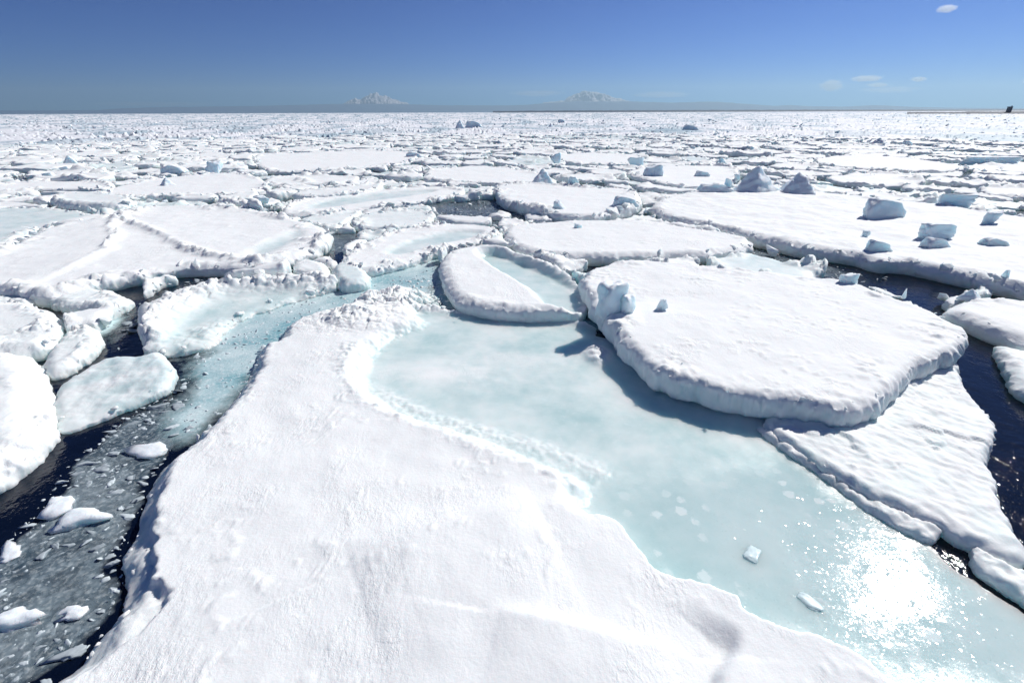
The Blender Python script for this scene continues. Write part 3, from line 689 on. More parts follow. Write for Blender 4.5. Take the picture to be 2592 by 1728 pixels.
make_floe('ice_hummock', 'white rubble hummock at the end of the dark lead', [(740, 690), (748, 668), (790, 660), (832, 676), (838, 698), (790, 702)], .5, .06, 31, zpx=.3, edge=(.08, .5), er=.2, ew=.4, rim=(.25, .5, .4), lump=.12, lump_s=.3, ice0=.1, cat='ice hummock')
make_floe('melt_ice_floe', 'floe with blue melt pool and heaped rim between round floe and flat oval one', [(858, 663), (880, 640), (911, 615), (1003, 579), (1080, 568), (1156, 565), (1230, 568), (1268, 578), (1265, 592), (1213, 611), (1118, 630), (1053, 652), (990, 668), (927, 682), (880, 676)], .45, .075, 32, edge=(.12, 1.0), er=.18, ew=.35, rim=(.40, .5, .5),
          pools=[([(960, 640), (1040, 605), (1140, 580), (1230, 580), (1200, 598), (1110, 615), (1030, 640)], .14, .35, .75)], lump=.16, lump_s=.4, rubble=110, rub_size=(.1, .4))
make_floe('thin_ice_floe', 'long thin floe with a grey blue melt pool behind the melt floe', [(705, 535), (740, 515), (790, 500), (900, 485), (1030, 474), (1130, 470), (1180, 480), (1170, 492), (1100, 504), (1000, 518), (900, 530), (800, 540), (735, 545)], .40, .12, 33, edge=(.15, 1.3), er=.15, ew=.4, rim=(.4, .55, .6), pools=[([(770, 520), (850, 500), (1000, 483), (1120, 477), (1060, 492), (900, 512), (800, 527)], .15, .5, .7)], lump=.18, lump_s=.5, rubble=80, rub_size=(.15, .5))
make_floe('layered_ice_floe', 'short layered floe squeezed between the thin floe and the melt floe', [(885, 568), (900, 552), (927, 538), (1018, 529), (1099, 533), (1100, 552), (1070, 570), (1003, 577), (920, 578)], .35, .10, 34, edge=(.15, 1.0), er=.15, ew=.3, rim=(.35, .6, .5), lump=.16, lump_s=.4, ice0=.25, rubble=50, rub_size=(.12, .45))
make_floe('layered_ice_floe', 'layered floe tucked against the round floe below the thin one', [(745, 555), (790, 545), (880, 533), (925, 533), (880, 552), (862, 575), (840, 580), (800, 566)], .35, .10, 35, edge=(.12, 1.0), er=.15, ew=.3, rim=(.25, .5, .5), lump=.16, lump_s=.4, ice0=.25, rubble=40, rub_size=(.12, .4))
make_floe('tall_ice_floe', 'thick floe with green undercut edge and ice heaps behind the flat oval one', [(1250, 478), (1262, 466), (1340, 462), (1416, 466), (1500, 475), (1577, 474), (1620, 488), (1625, 512), (1600, 528), (1539, 540), (1462, 545), (1400, 540), (1382, 532), (1302, 516), (1263, 498)], .75, .13, 36, edge=(.18, 1.6), er=.2, ew=.5, rim=(.45, .7, .7), lump=.22, lump_s=.6, rubble=130, rub_size=(.2, .7), ice_side=(.34, .9))
make_floe('snowy_ice_floe', 'snowy floe with small hummocks just behind the thick green edged one', [(1068, 447), (1080, 430), (1150, 422), (1233, 418), (1347, 432), (1416, 455), (1400, 464), (1256, 463), (1156, 459), (1085, 456)], .5, .16, 37, edge=(.2, 1.8), er=.15, ew=.5, rim=(.35, .7, .7), lump=.2, lump_s=.6, rubble=80, rub_size=(.2, .7))
make_floe('smooth_ice_floe', 'wide smooth white floe in the middle distance between ridges, without blocks', [(635, 395), (700, 388), (850, 383), (980, 380), (1062, 386), (1050, 410), (960, 420), (850, 428), (760, 434), (672, 434), (650, 415)], .5, .22, 38, edge=(.3, 2.5), er=.15, ew=.6, rim=(.35, .8, .9), lump=.22, lump_s=.7, rubble=140, rub_size=(.25, .8))
make_floe('cone_ice_floe', 'sloping white floe carrying a lone small snow cone left of centre', [(245, 488), (325, 462), (440, 446), (574, 436), (640, 442), (689, 466), (670, 480), (536, 494), (440, 494), (340, 500), (270, 500)], .5, .14, 39, edge=(.2, 1.6), er=.15, ew=.5, rim=(.35, .7, .7), lump=.2, lump_s=.6, rubble=110, rub_size=(.2, .7))
make_floe('long_ice_floe', 'long narrow floe edged by a dark blue lead near the left border', [(-120, 480), (0, 470), (90, 458), (200, 458), (285, 462), (290, 472), (240, 478), (90, 478), (0, 484), (-120, 496)], .4, .15, 40, edge=(.15, 1.4), er=.15, ew=.4, rim=(.35, .6, .6), lump=.18, lump_s=.6, rubble=60, rub_size=(.2, .7))
make_floe('overturned_ice_slab', 'overturned ice slab with shaded flank in front of the dark blue pool at left', [(125, 510), (150, 496), (240, 492), (330, 500), (345, 516), (290, 524), (215, 524), (150, 520)], .75, .12, 41, zpx=.5, edge=(.12, 1.2), er=.3, ew=.6, rim=(.3, .7, .7), lump=.2, lump_s=.6, ice0=.25, rubble=30, rub_size=(.2, .6), cat='ice slab')
make_floe('straight_ice_floe', 'straight edged white floe in the middle distance at right behind the block strewn floe', [(2050, 404), (2110, 394), (2200, 391), (2330, 402), (2460, 422), (2440, 430), (2304, 432), (2151, 424), (2080, 415)], .6, .2, 42, edge=(.2, 2.0), er=.15, ew=.5, rim=(.25, .6, .8), lump=.2, lump_s=.7, rubble=80, rub_size=(.2, .8))
make_floe('shaded_ice_floe', 'snowy floe with shaded blue edge behind the left corner of the block strewn floe', [(1585, 440), (1600, 428), (1660, 420), (1750, 418), (1850, 420), (1880, 436), (1860, 458), (1790, 472), (1745, 474), (1690, 466), (1630, 452)], .6, .17, 43, edge=(.2, 1.8), er=.15, ew=.5, rim=(.3, .6, .7), lump=.2, lump_s=.6, rubble=90, rub_size=(.2, .7))
make_floe('far_snow_floe', 'white floe sprinkled with small hummocks in front of the tall far heap at centre', [(1400, 392), (1480, 386), (1560, 388), (1640, 396), (1620, 410), (1530, 416), (1440, 412), (1390, 402)], .5, .22, 44, edge=(.3, 2.5), er=.15, ew=.5, rim=(.4, .8, .8), lump=.2, lump_s=.7, rubble=100, rub_size=(.25, .8))
make_floe('turquoise_ice_floe', 'greenish edged tilted floe behind the long thin melt floe', [(735, 487), (800, 478), (900, 470), (960, 458), (975, 470), (930, 482), (830, 492), (760, 496)], .62, .12, 45, edge=(.15, 1.3), er=.15, ew=.4, rim=(.35, .6, .6), lump=.18, lump_s=.5, ice0=.1, ice_side=(.2, .95), rubble=50, rub_size=(.2, .6))

# ---------------------------------------------------------------- the crowded pack between and behind them
HERO = list(FOOT)
def hero_sdf(x, y, margin=30):
    """how far inside any hand-placed floe (positive inside)"""
    best = np.full(np.shape(x), -margin, float)
    xa, xb, ya, yb = x.min(), x.max(), y.min(), y.max()
    for P, zt in HERO:
        if P[:, 0].min() > xb + 3 or P[:, 0].max() < xa - 3 or P[:, 1].min() > yb + 3 or P[:, 1].max() < ya - 3: continue
        best = np.maximum(best, poly_sdf(x, y, P))
    return best

LEADS = [px2w(p, 0) for p in (
    [(250, 850), (320, 790), (420, 730), (560, 688), (650, 690), (770, 650), (850, 605), (900, 592), (905, 612), (850, 655), (740, 690), (640, 712), (480, 735), (360, 780), (345, 900), (230, 900)],
    [(1880, 620), (1960, 628), (2113, 662), (2247, 685), (2343, 704), (2592, 748), (2700, 775), (2700, 830), (2480, 742), (2390, 770), (2400, 800), (2520, 850), (2540, 900), (2700, 1100), (2700, 1380), (2560, 1300), (2500, 1040), (2420, 930), (2460, 840), (2280, 755), (2190, 720), (2060, 695), (1900, 660)],
    [(80, 482), (260, 479), (240, 493), (100, 497)],
    [(470, 890), (560, 800), (700, 745), (860, 712), (960, 700), (1000, 740), (880, 800), (720, 880), (640, 980), (500, 1110), (420, 1010)],
    [(960, 690), (1110, 640), (1150, 770), (1000, 790)],
    [(1100, 520), (1250, 505), (1300, 545), (1200, 565), (1090, 555)])]
def lead_sdf(x, y):
    best = np.full(np.shape(x), -20.0)
    for P in LEADS:
        if P[:, 0].min() > x.max() + 2 or P[:, 0].max() < x.min() - 2 or P[:, 1].min() > y.max() + 2 or P[:, 1].max() < y.min() - 2: continue
        best = np.maximum(best, poly_sdf(x, y, P))
    return best
R_MAX = 175.0
seeds = []
r = np.random.default_rng(21)
tries = 0
cells = {}
while tries < 16000:
    tries += 1
    th = r.uniform(-.92, .92); rad = math.sqrt(r.uniform(20 ** 2, (R_MAX + 15) ** 2))
    x, y = rad * math.sin(th), rad * math.cos(th)
    base = .9 + rad * .024
    s = base * math.exp(r.normal(0, .5)); s = min(max(s, .8), 8.5)
    ok = True
    for (a, b, c) in seeds:
        if (a - x) ** 2 + (b - y) ** 2 < (.80 * (s + c)) ** 2: ok = False; break
    if ok: seeds.append((x, y, s))
S = np.array(seeds)
hs = hero_sdf(S[:, 0], S[:, 1])
def clip_poly(P, nx_, ny_, c):
    out = []
    for i in range(len(P)):
        a = P[i]; b = P[(i + 1) % len(P)]
        da = a[0] * nx_ + a[1] * ny_ - c; db = b[0] * nx_ + b[1] * ny_ - c
        if da <= 0: out.append(a)
        if (da < 0) != (db < 0) and da != db:
            t = da / (da - db); out.append((a[0] + (b[0] - a[0]) * t, a[1] + (b[1] - a[1]) * t))
    return out
FILL = []; REST = []; RUB = []; USED = {}
SHORT = ['foreground floe', 'thick slab', 'ice shelf', 'ice ledge', 'corner ledge', 'curved floe', 'flat oval floe', 'block strewn floe', 'pointed floe', 'low greenish floe', 'round ridged floe', 'turquoise floe', 'lumpy floe', 'bulging floe',
         'tilted slab', 'knobbly lump', 'bright hummock', 'grey drowned lump', 'white ice ridge', 'clear ice lump', 'rubble hummock', 'melt pool floe', 'long thin floe', 'short layered floe', 'tucked layered floe', 'green edged floe', 'hummocky floe',
         'wide smooth floe', 'cone floe', 'long narrow floe', 'overturned slab', 'straight edged floe', 'shaded floe', 'far snow floe', 'tilted turquoise floe']
ORD = ['nearest', 'second nearest', 'third nearest', 'fourth nearest', 'fifth nearest', 'sixth nearest', 'seventh nearest', 'eighth nearest', 'ninth nearest', 'tenth nearest', 'eleventh nearest', 'twelfth nearest', 'thirteenth nearest', 'fourteenth nearest', 'fifteenth nearest', 'farthest']
def relation(x, y, s, bare):
    """which one this is, by the named floe it lies next to"""
    cen = [np.mean(P, 0) for P, _ in HERO]
    ds = [-poly_sdf(np.array([x]), np.array([y]), P)[0] for P, _ in HERO]
    k = int(np.argmin(ds)); dx, dy = x - cen[k][0], y - cen[k][1]
    # across / along the line of sight to that floe
    L = math.hypot(*cen[k]); ux, uy = cen[k][0] / L, cen[k][1] / L
    al = dx * ux + dy * uy; ac = dx * uy - dy * ux
    side = ('behind' if al > 0 else 'in front of') if abs(al) > abs(ac) else ('right of' if ac > 0 else 'left of')
    q = ('small' if s < 1.9 else 'middling' if s < 3.6 else 'broad') + (' bare bluish' if bare else ' snowy')
    key = (q, side, k); n = USED.get(key, 0); USED[key] = n + 1
    return f"{q} pack floe {side} the {SHORT[k]}, {ORD[min(n, 15)]} such"
order = np.argsort(np.hypot(S[:, 0], S[:, 1]))
n_fill = 0
kinds = {
    0: ('snowy_pack_floe', 'snow covered floe crowded among its like in the middle distance, heaped rim', 'snowy floes of the crowded pack'),
    1: ('bare_pack_floe', 'bare bluish floe crowded among snowy ones in the middle distance', 'bare blue floes of the crowded pack'),
}
for k in order:
    x, y, s = S[k]
    if hs[k] > .7 * s or math.hypot(x, y) > R_MAX: continue
    d2 = np.hypot(S[:, 0] - x, S[:, 1] - y); nb = np.argsort(d2)[1:22]
    P = [(x + 2.2 * s * math.cos(a), y + 2.2 * s * math.sin(a)) for a in np.linspace(0, 6.283, 14)[:-1]]
    for j in nb:
        dx, dy = S[j, 0] - x, S[j, 1] - y; L = math.hypot(dx, dy)
        if L > 6 * s + S[j, 2]: continue
        c = L / 2 + (s * s - S[j, 2] ** 2) / (2 * L)
        gap = .12 + .42 * _h(np.array([k + j]), np.array([abs(int(k) - int(j))]), 3)[0] ** 2 * (1 + s * .12)
        nx_, ny_ = dx / L, dy / L
        P = clip_poly(P, nx_, ny_, x * nx_ + y * ny_ + c - gap)
        if len(P) < 3: break
    if len(P) < 3: continue
    P = chaikin(P, 1)
    dist = math.hypot(x, y)
    res = max(.10, dist / 230.0)
    zt = .20 + .34 * r.random() + .22 * (r.random() < .2)
    bare = r.random() < (.30 if dist < 60 else .15)
    if bare: zt *= .6
    sd_ = 1000 + int(k) * 7
    ea = .10 * s ** .5
    def field(X, Y, P=P, sd_=sd_, ea=ea, s=s):
        d = poly_sdf(X, Y, P) + ea * fbm(X / (.6 * s), Y / (.6 * s), 4, sd_)
        d = np.minimum(d, -lead_sdf(X, Y) + .25 * fbm(X, Y, 3, sd_ + 2))
        return np.minimum(d, -hero_sdf(X, Y) - .18 + .1 * fbm(X, Y, 2, sd_ + 1))
    tl = r.normal(0, .012, 2); rimh = (.10 + .45 * r.random()) * (.6 + .05 * s); rimw = .3 + .06 * s
    ice0 = .55 if bare else .04
    def zfun(X, Y, d, zt=zt, sd_=sd_, tl=tl, x=x, y=y, rimh=rimh, rimw=rimw, ice0=ice0):
        z = zt + .07 * fbm(X / 2.5, Y / 2.5, 3, sd_ + 2) + tl[0] * (X - x) + tl[1] * (Y - y)
        var = sstep(-.2, .3, fbm(X / (rimw * 5), Y / (rimw * 5), 2, sd_ + 4))
        g = np.exp(-((d - .4 * rimw) / rimw) ** 2) * var
        z = z + rimh * g * (.1 + 1.0 * slabs(X / (rimw * 1.0), Y / (rimw * 1.0), sd_ + 5) + .5 * slabs(X / (rimw * .5), Y / (rimw * .5), sd_ + 6))
        hm = sstep(.25, .6, fbm(X / 5, Y / 5, 2, sd_ + 8)); z = z + hm * .55 * slabs(X / 1.0, Y / 1.0, sd_ + 9)
        z = z - .12 * np.clip(1 - d / .35, 0, 1) ** 2
        z = np.maximum(z, .05)
        return z, np.clip(ice0 * (1 - .8 * g), 0, 1) * np.ones(X.shape), np.zeros(X.shape)
    bb = (P[:, 0].min() - ea, P[:, 1].min() - ea, P[:, 0].max() + ea, P[:, 1].max() + ea)
    g = grid_floe(field, zfun, bb, res, zt + .1, sd_, side=.8, ice_side=(.25, .8), lump=.10, lump_s=.4, min_verts=14, largest=True)
    if g is None: continue
    V, F, I, W, B = g
    nm, lab, grp = kinds[int(bare)]
    solo = n_fill < 300 and abs(math.atan2(x, y)) < .84
    n_r = int(min(46, len(B) * res * .8 * (1 if dist < 110 else .6)))
    kk = r.integers(0, len(B), max(n_r, 1)); inw = r.normal(.15, .3, max(n_r, 1))
    dirn = np.array([x, y]) - B[kk, :2]; dirn /= np.linalg.norm(dirn, axis=1)[:, None] + 1e-6
    sz = (.14 + .55 * r.uniform(0, 1, max(n_r, 1)) ** 3) * (.75 + dist / 160)
    pts = np.column_stack([B[kk, :2] + dirn * inw[:, None], np.maximum(B[kk, 2] * .7, .02)])
    if not solo:
        REST.append((V, F, I, W)); RUB.append((pts, sz)); FILL.append((P, zt)); continue
    if dist < 120: lab = relation(x, y, s, bare)
    me = build_mesh(nm, V - np.array([[x, y, 0]]), F, {'ice': I, 'wet': W}, mat=M_FLOE)
    if n_r >= 3:
        root = empty(nm, (x, y, 0), lab, 'ice floe', grp)
        link('snow_plate', me, root)
        link('rim_rubble', scatter_mesh('rim_rubble', pts - np.array([[x, y, 0]]), sz, SMALL, M_FLOE, sd_, flat=(.5, 1.0)), root, kind='stuff')
    else:
        link(nm, me, label=lab, cat='ice floe', group=grp, loc=(x, y, 0))
    FILL.append((P, zt)); n_fill += 1
if REST:
    off = np.cumsum([0] + [len(q[0]) for q in REST[:-1]])
    link('pack_floes', build_mesh('pack_floes', np.concatenate([q[0] for q in REST]), np.concatenate([q[1] + o_ for q, o_ in zip(REST, off)]), {'ice': np.concatenate([q[2] for q in REST]), 'wet': np.concatenate([q[3] for q in REST])}, mat=M_FLOE), kind='stuff')
    link('pack_rubble', scatter_mesh('pack_rubble', np.concatenate([q[0] for q in RUB]), np.concatenate([q[1] for q in RUB]), SMALL, M_FLOE, 4, flat=(.5, 1.0)), kind='stuff')

# ---------------------------------------------------------------- blocks lying on the ice, each its own
BLOCKS = {}
def block_mesh(style, seed, sub=3):
    k = (style, seed, sub)
    if k not in BLOCKS:
        P, F = chunk(seed, sub, planes=9, smooth=10, rough=.11, style=style)
        BLOCKS[k] = build_mesh('ice_block', P, F, {'ice': np.zeros(len(P)), 'wet': np.zeros(len(P))}, mat=M_BLOCK)
    return BLOCKS[k]
def block(name, label, cx, base_y, wpx, hpx, z, style='block', seed=0, rot=0., depth=.8, group=None, sink=.08, mat=None, cat='ice block', tiltv=(0, 0)):
    xy = px2w([(cx, base_y)], z)[0]; dep = depth_of(xy, z)
    W = wpx / FPX * dep * (1.35 if style == 'pyramid' else 1.0); H = hpx / FPX * dep * 1.05
    me = block_mesh(style, seed)
    zz = np.empty(len(me.vertices) * 3, np.float32); me.vertices.foreach_get('co', zz); zmax = zz[2::3].max()
    o = link(name, me, label=label, cat=cat, group=group)
    o.location = (xy[0], xy[1] + W * depth * .35, z - sink * H); o.scale = (W, W * depth, H * (1 + sink) / zmax); o.rotation_euler = (tiltv[0], tiltv[1], rot)
    return o
hero_blocks = [
    ('snow_pyramid', 'tall blue shaded snow pyramid at the back of the block strewn floe', 1928, 487, 114, 58, .70, 'pyramid', 3, .3, .8),
    ('snow_pyramid', 'stepped snowy peak right beside the tall pyramid', 2037, 490, 98, 46, .70, 'pyramid', 8, .9, .8),
    ('ice_block', 'low snowy block with a knob left of the tall pyramid', 1812, 487, 96, 18, .70, 'wedge', 5, 0, .6),
    ('ice_block', 'upright knob of ice on the low block left of the pyramid', 1840, 484, 24, 30, .70, 'block', 11, .4, .9),
    ('wedge_block', 'wedge shaped ice block with a raised end lying alone on the snow', 2240, 552, 118, 44, .70, 'wedge', 21, 0.1, .5),
    ('square_block', 'squared pale ice cube standing on the right floe', 2379, 606, 88, 38, .70, 'cube', 4, .12, .45),
    ('low_block', 'low pale lump of ice just in front of the ice cube', 2372, 629, 74, 24, .70, 'wedge', 31, .2, .6),
    ('low_block', 'rounded snow lump left of the ice cube, near the dark lead', 2224, 636, 66, 26, .70, 'wedge', 36, .0, .5),
    ('low_block', 'small pair of snow lumps behind the rounded lump', 2198, 599, 32, 14, .70, 'block', 41, .0, .6),
    ('low_block', 'flat dark shaded slab on the snow right of the ice cube', 2522, 622, 66, 17, .70, 'wedge', 26, .0, .5),
    ('low_block', 'angular lump at the far right of the block strewn floe', 2512, 567, 64, 28, .70, 'block', 51, .3, .6),
    ('tilted_block', 'long tilted ice block standing behind the wedge shaped one', 2422, 524, 80, 30, .60, 'cube', 9, -.3, .4),
    ('low_block', 'lone small lump near the right border above the lead', 2552, 705, 26, 20, .70, 'block', 61, .3, .9),
    ('leaning_block', 'upright two headed ice block on the left corner of the thick slab', 1552, 797, 84, 78, .84, 'cube', 15, .45, .8),
    ('leaning_block', 'lower rounded knob against the two headed ice block', 1590, 799, 50, 48, .84, 'block', 72, .5, .9),
    ('snow_lump', 'small snow lump standing alone on the thick slab', 1680, 787, 34, 28, .86, 'block', 76, .5, .9),
    ('square_block', 'squared ice block at the far edge of the thick slab by the lead', 2152, 722, 46, 27, .80, 'cube', 17, .2, .7),
    ('ice_splinter', 'thin upright ice splinter on the far rim of the thick slab', 2290, 752, 12, 22, .78, 'pyramid', 19, .2, .5),
    ('snow_lump', 'snow hump on the tip of the pointed floe at right', 2470, 762, 48, 24, .50, 'pyramid', 22, .2, .9),
    ('snow_cone', 'lone small snow cone on the sloping white floe', 415, 470, 34, 19, .5, 'pyramid', 24, .6, .9),
    ('snow_lump', 'single dark shaded lump on the flat oval floe', 1462, 578, 22, 11, .60, 'block', 81, .1, .6),
    ('tall_block', 'twin peaked blue iceberg block in the far field at centre', 1163, 326, 24, 19, .3, 'pyramid', 27, .4, .8),
    ('tall_block', 'lighter wing of the far twin peaked block', 1196, 324, 48, 16, .3, 'wedge', 29, .1, .6),
    ('tall_block', 'big rounded block at the back of the thick green edged floe', 1375, 468, 60, 36, .5, 'pyramid', 33, .5, .8),
    ('tall_block', 'greenish rounded block right of the big rounded one', 1448, 476, 40, 27, .5, 'block', 91, .5, .8),
    ('tall_block', 'knob of ice on the near rim of the thick green edged floe', 1412, 540, 40, 30, .45, 'block', 95, .5, .8),
    ('low_block', 'wide low snowy block on the right part of the thick green edged floe', 1580, 524, 70, 24, .75, 'wedge', 44, .1, .6),
    ('tall_block', 'hump shaped ice block on the shaded floe behind the block strewn one', 1660, 446, 56, 26, .6, 'wedge', 46, 3.2, .7),
    ('low_block', 'low slab right of the hump shaped block', 1778, 447, 42, 13, .6, 'wedge', 48, .0, .6),
    ('fin_block', 'fin shaped ice block standing in the rubble behind the pyramids', 1826, 420, 30, 18, .5, 'pyramid', 49, .0, .6),
    ('low_block', 'rounded lump on snow between fin and pyramids', 1868, 455, 26, 13, .6, 'block', 101, .0, .7),
    ('tall_block', 'heap of ice on the far snow floe at centre', 1412, 415, 40, 25, .4, 'block', 103, .0, .7),
    ('tall_block', 'crumbly ice heap between the far snow floe and the shaded floe', 1622, 423, 44, 22, .4, 'block', 107, .0, .7),
    ('curved_slab', 'curved slab leaning on the smooth floe in the middle distance', 1044, 397, 46, 11, .5, 'wedge', 53, .0, .6),
    ('snow_lump', 'bell shaped snow lump among the rubble left of the thin floe', 652, 519, 46, 22, .4, 'block', 109, .0, .8),
    ('snow_lump', 'snow lump in the rubble below the sloping white floe', 575, 524, 34, 20, .4, 'block', 113, .0, .8),
    ('curled_block', 'curled ice block with shaded hollow at the back of the sloping white floe', 540, 437, 44, 26, .5, 'block', 117, .3, .7),
    ('tall_block', 'big rounded block at the back left of the sloping white floe', 432, 438, 62, 18, .5, 'wedge', 57, .0, .7),
    ('fin_block', 'dark fin of ice in the middle distance at left', 172, 412, 26, 16, .4, 'pyramid', 58, .4, .6),
    ('snow_lump', 'peaked lump on the pack at left behind the dark blue pool', 205, 449, 26, 14, .4, 'pyramid', 62, .4, .8),
    ('long_block', 'long shaded ice wall among the far pack at right', 2510, 416, 150, 18, .5, 'cube', 64, -.1, .12),
    ('tall_block', 'far domed heap in the pack at right', 2235, 364, 44, 13, .4, 'pyramid', 66, .0, .8),
    ('tall_block', 'far dark heap beside the domed one', 2300, 368, 42, 11, .4, 'block', 121, .0, .7),
    ('tall_block', 'far wedge block on bright snow right of centre', 1746, 330, 44, 13, .3, 'wedge', 68, .0, .6),
    ('tall_block', 'small far dark block at the centre right', 1420, 311, 20, 8, .3, 'wedge', 70, .0, .6),
    ('tall_block', 'small far blue block beyond the flat floes', 1395, 322, 18, 7, .3, 'block', 123, .0, .6),
    ('ice_chunk', 'glassy triangular chunk frozen into the blue ice sheet', 1912, 1420, 66, 60, .06, 'wedge', 72, .9, .8),
    ('ice_chunk', 'glassy oblong chunk frozen into the blue ice sheet near the sun glitter', 2060, 1535, 76, 45, .06, 'block', 133, 2.2, .55),
]
GLASSY = snow_ice_material('frozen_chunk_ice', base_ice=.75, snow=(.7, .8, .82), ice_a=(.62, .77, .79), ice_b=(.45, .64, .67), grain=.4, ice_rough=.14)
for b in hero_blocks:
    if b[0] == 'ice_chunk': b = b[:5] + (b[5] * .10,) + b[6:]
    o = block(b[0], b[1], *b[2:7], style=b[7], seed=b[8], rot=b[9], depth=b[10], sink=.6 if b[0] == 'ice_chunk' else .2)
    if b[0] == 'ice_chunk':
        o.data = o.data.copy(); o.data.materials.clear(); o.data.materials.append(GLASSY)

# blocks strewn over the pack
r = np.random.default_rng(77)
protos = [block_mesh(st, sd_, 2) for st, sd_ in (('block', 301), ('block', 302), ('block', 303), ('wedge', 304), ('wedge', 305), ('pyramid', 306), ('block', 307), ('cube', 308), ('block', 309), ('wedge', 310))]
cnt = 0; guard = 0
allf = FILL + HERO[20:]
while cnt < 240 and guard < 4000:
    guard += 1
    th = r.uniform(-.80, .80); rad = 1 / r.uniform(1 / 260., 1 / 36.)
    rad = rad if r.random() < .6 else r.uniform(50, 240)
    x, y = rad * math.sin(th), rad * math.cos(th)
    h = hero_sdf(np.array([x]), np.array([y]))[0]
    if h > .8: continue
    s = (.25 + .6 * r.random() ** 2.5) * (.8 + rad / 150)
    o = link('ice_block', protos[r.integers(len(protos))], label='small broken ice block tumbled among the floes of the pack', cat='ice block', group='small blocks tumbled over the pack')
    o.location = (x, y, .14); o.scale = (s, s * r.uniform(.5, .9), s * r.uniform(.5, 1.0)); o.rotation_euler = (r.normal(0, .2), r.normal(0, .2), r.uniform(0, 6.28)); cnt += 1

# ---------------------------------------------------------------- slush, brash and drowned ice
def sheet(name, px, z, res, mat, seed, soft=.5, cover=1.0, kind='stuff', world=None, edge=.3):
    poly = chaikin(px2w(px, z) if world is None else np.array(world, float), 2)
    bb = (poly[:, 0].min(), poly[:, 1].min(), poly[:, 0].max(), poly[:, 1].max())
    nx = int((bb[2] - bb[0]) / res) + 2; ny = int((bb[3] - bb[1]) / res) + 2
    X, Y = np.meshgrid(bb[0] + np.arange(nx) * res, bb[1] + np.arange(ny) * res)
    D = poly_sdf(X, Y, poly) + edge * fbm(X / 1.1, Y / 1.1, 4, seed)
    C = sstep(0, soft, D) * cover
    ins = D > -res
    K = ins[:-1, :-1] & ins[1:, :-1] & ins[:-1, 1:] & ins[1:, 1:]
    idx = np.arange(X.size).reshape(X.shape)
    i, j = np.nonzero(K)
    F = np.stack([idx[i, j], idx[i, j + 1], idx[i + 1, j + 1], idx[i + 1, j]], 1)
    u, inv = np.unique(F, return_inverse=True)
    Z = z + .006 * fbm(X / .6, Y / .6, 2, seed + 1)
    V = np.stack([X.ravel()[u], Y.ravel()[u], Z.ravel()[u]], 1)
    return link(name, build_mesh(name, V, inv.reshape(F.shape), {'cover': C.ravel()[u]}, mat=mat), kind=kind), poly

sheet('turquoise_slush', [(500, 900), (500, 800), (640, 730), (760, 705), (900, 690), (1060, 640), (1140, 650), (1140, 740), (1000, 810), (865, 830), (740, 890), (680, 960), (590, 1070), (520, 1130), (420, 1150), (350, 1080), (430, 1000), (440, 940), (420, 890)], .03, .08, M_TEAL, 501, soft=1.3, cover=1.25)
sheet('turquoise_slush', [(120, 760), (200, 740), (330, 760), (340, 800), (300, 850), (200, 860), (140, 830), (150, 800)], .03, .08, M_TEAL, 502, soft=.7, cover=1.0)
sheet('turquoise_slush', [(1080, 690), (1120, 640), (1180, 720), (1300, 800), (1500, 810), (1520, 790), (1560, 860), (1080, 800)], .028, .1, M_TEAL, 503, soft=.5, cover=.8)
_, brash_poly = sheet('grey_slush', [(-160, 1500), (60, 1330), (180, 1160), (330, 1040), (440, 990), (520, 1060), (470, 1130), (420, 1170), (390, 1230), (340, 1330), (310, 1400), (330, 1480), (280, 1570), (190, 1690), (90, 1760), (-160, 1900)], .012, .07, M_SLUSH, 504, soft=.35, cover=.74)
sheet('grey_slush', [(560, 690), (650, 690), (760, 660), (860, 620), (1000, 560), (1100, 540), (1240, 500), (1640, 490), (1650, 540), (1300, 560), (1180, 640), (1110, 680), (900, 700), (840, 640), (800, 660), (640, 720), (440, 800), (330, 880), (200, 900), (140, 860), (300, 790), (420, 720)], .014, .12, M_SLUSH, 505, soft=.8, cover=.42)
sheet('grey_slush', [(1880, 620), (1990, 640), (2200, 690), (2180, 720), (2000, 700), (1840, 670), (1800, 655)], .02, .12, M_SLUSH, 506, soft=.8, cover=.62)
far_w = [(-140, 22), (-60, 18), (-25, 21), (0, 27), (25, 28), (60, 24), (150, 30), (230, 120), (180, 200), (0, 230), (-180, 200), (-230, 120)]
sheet('pack_slush', None, .018, 2.0, M_SLUSH, 507, soft=2, cover=.66, world=far_w)

# brash pieces afloat in the channel
r = np.random.default_rng(99)
BR = []
for k in range(12):
    P, F = chunk(400 + k, 2, planes=7, smooth=7.5, rough=.22)
    BR.append(build_mesh('brash_ice', P * np.array([1, 1, .55]), F, {'ice': np.zeros(len(P)), 'wet': np.zeros(len(P))}, mat=M_BRASH))
big = [(137, 1488, 150, 70, 'large white brash lump with two humps afloat in the slush'), (205, 1325, 110, 62, 'rounded white brash lump below the foreground floe edge'), (40, 1585, 110, 60, 'pale brash lump at the left border in the slush'),
       (150, 1285, 95, 55, 'grey brash slab at the brink of the black water'), (395, 1150, 90, 30, 'flat grey brash plate near the tilted slab'), (195, 1555, 70, 40, 'small rounded brash lump beside the two humped one'), (25, 1420, 70, 45, 'half drowned brash lump cut by the left border')]
bigpos = []; BIGB = [q.copy() for q in BR]
for q in BIGB: q.materials.clear(); q.materials.append(M_BLOCK)
for k, (cx, cyp, wp, hp, lab) in enumerate(big):
    xy = px2w([(cx, cyp - hp * .3)], .05)[0]; dep = depth_of(xy, 0); W = wp / FPX * dep * 1.25
    o = link('brash_ice', BIGB[k], label=lab, cat='brash ice'); o.location = (xy[0], xy[1], -.07 * W); o.scale = (W, W * .8, W * .75); o.rotation_euler = (0, 0, r.uniform(-.3, .5))
    bigpos.append((xy[0], xy[1], W * .5))
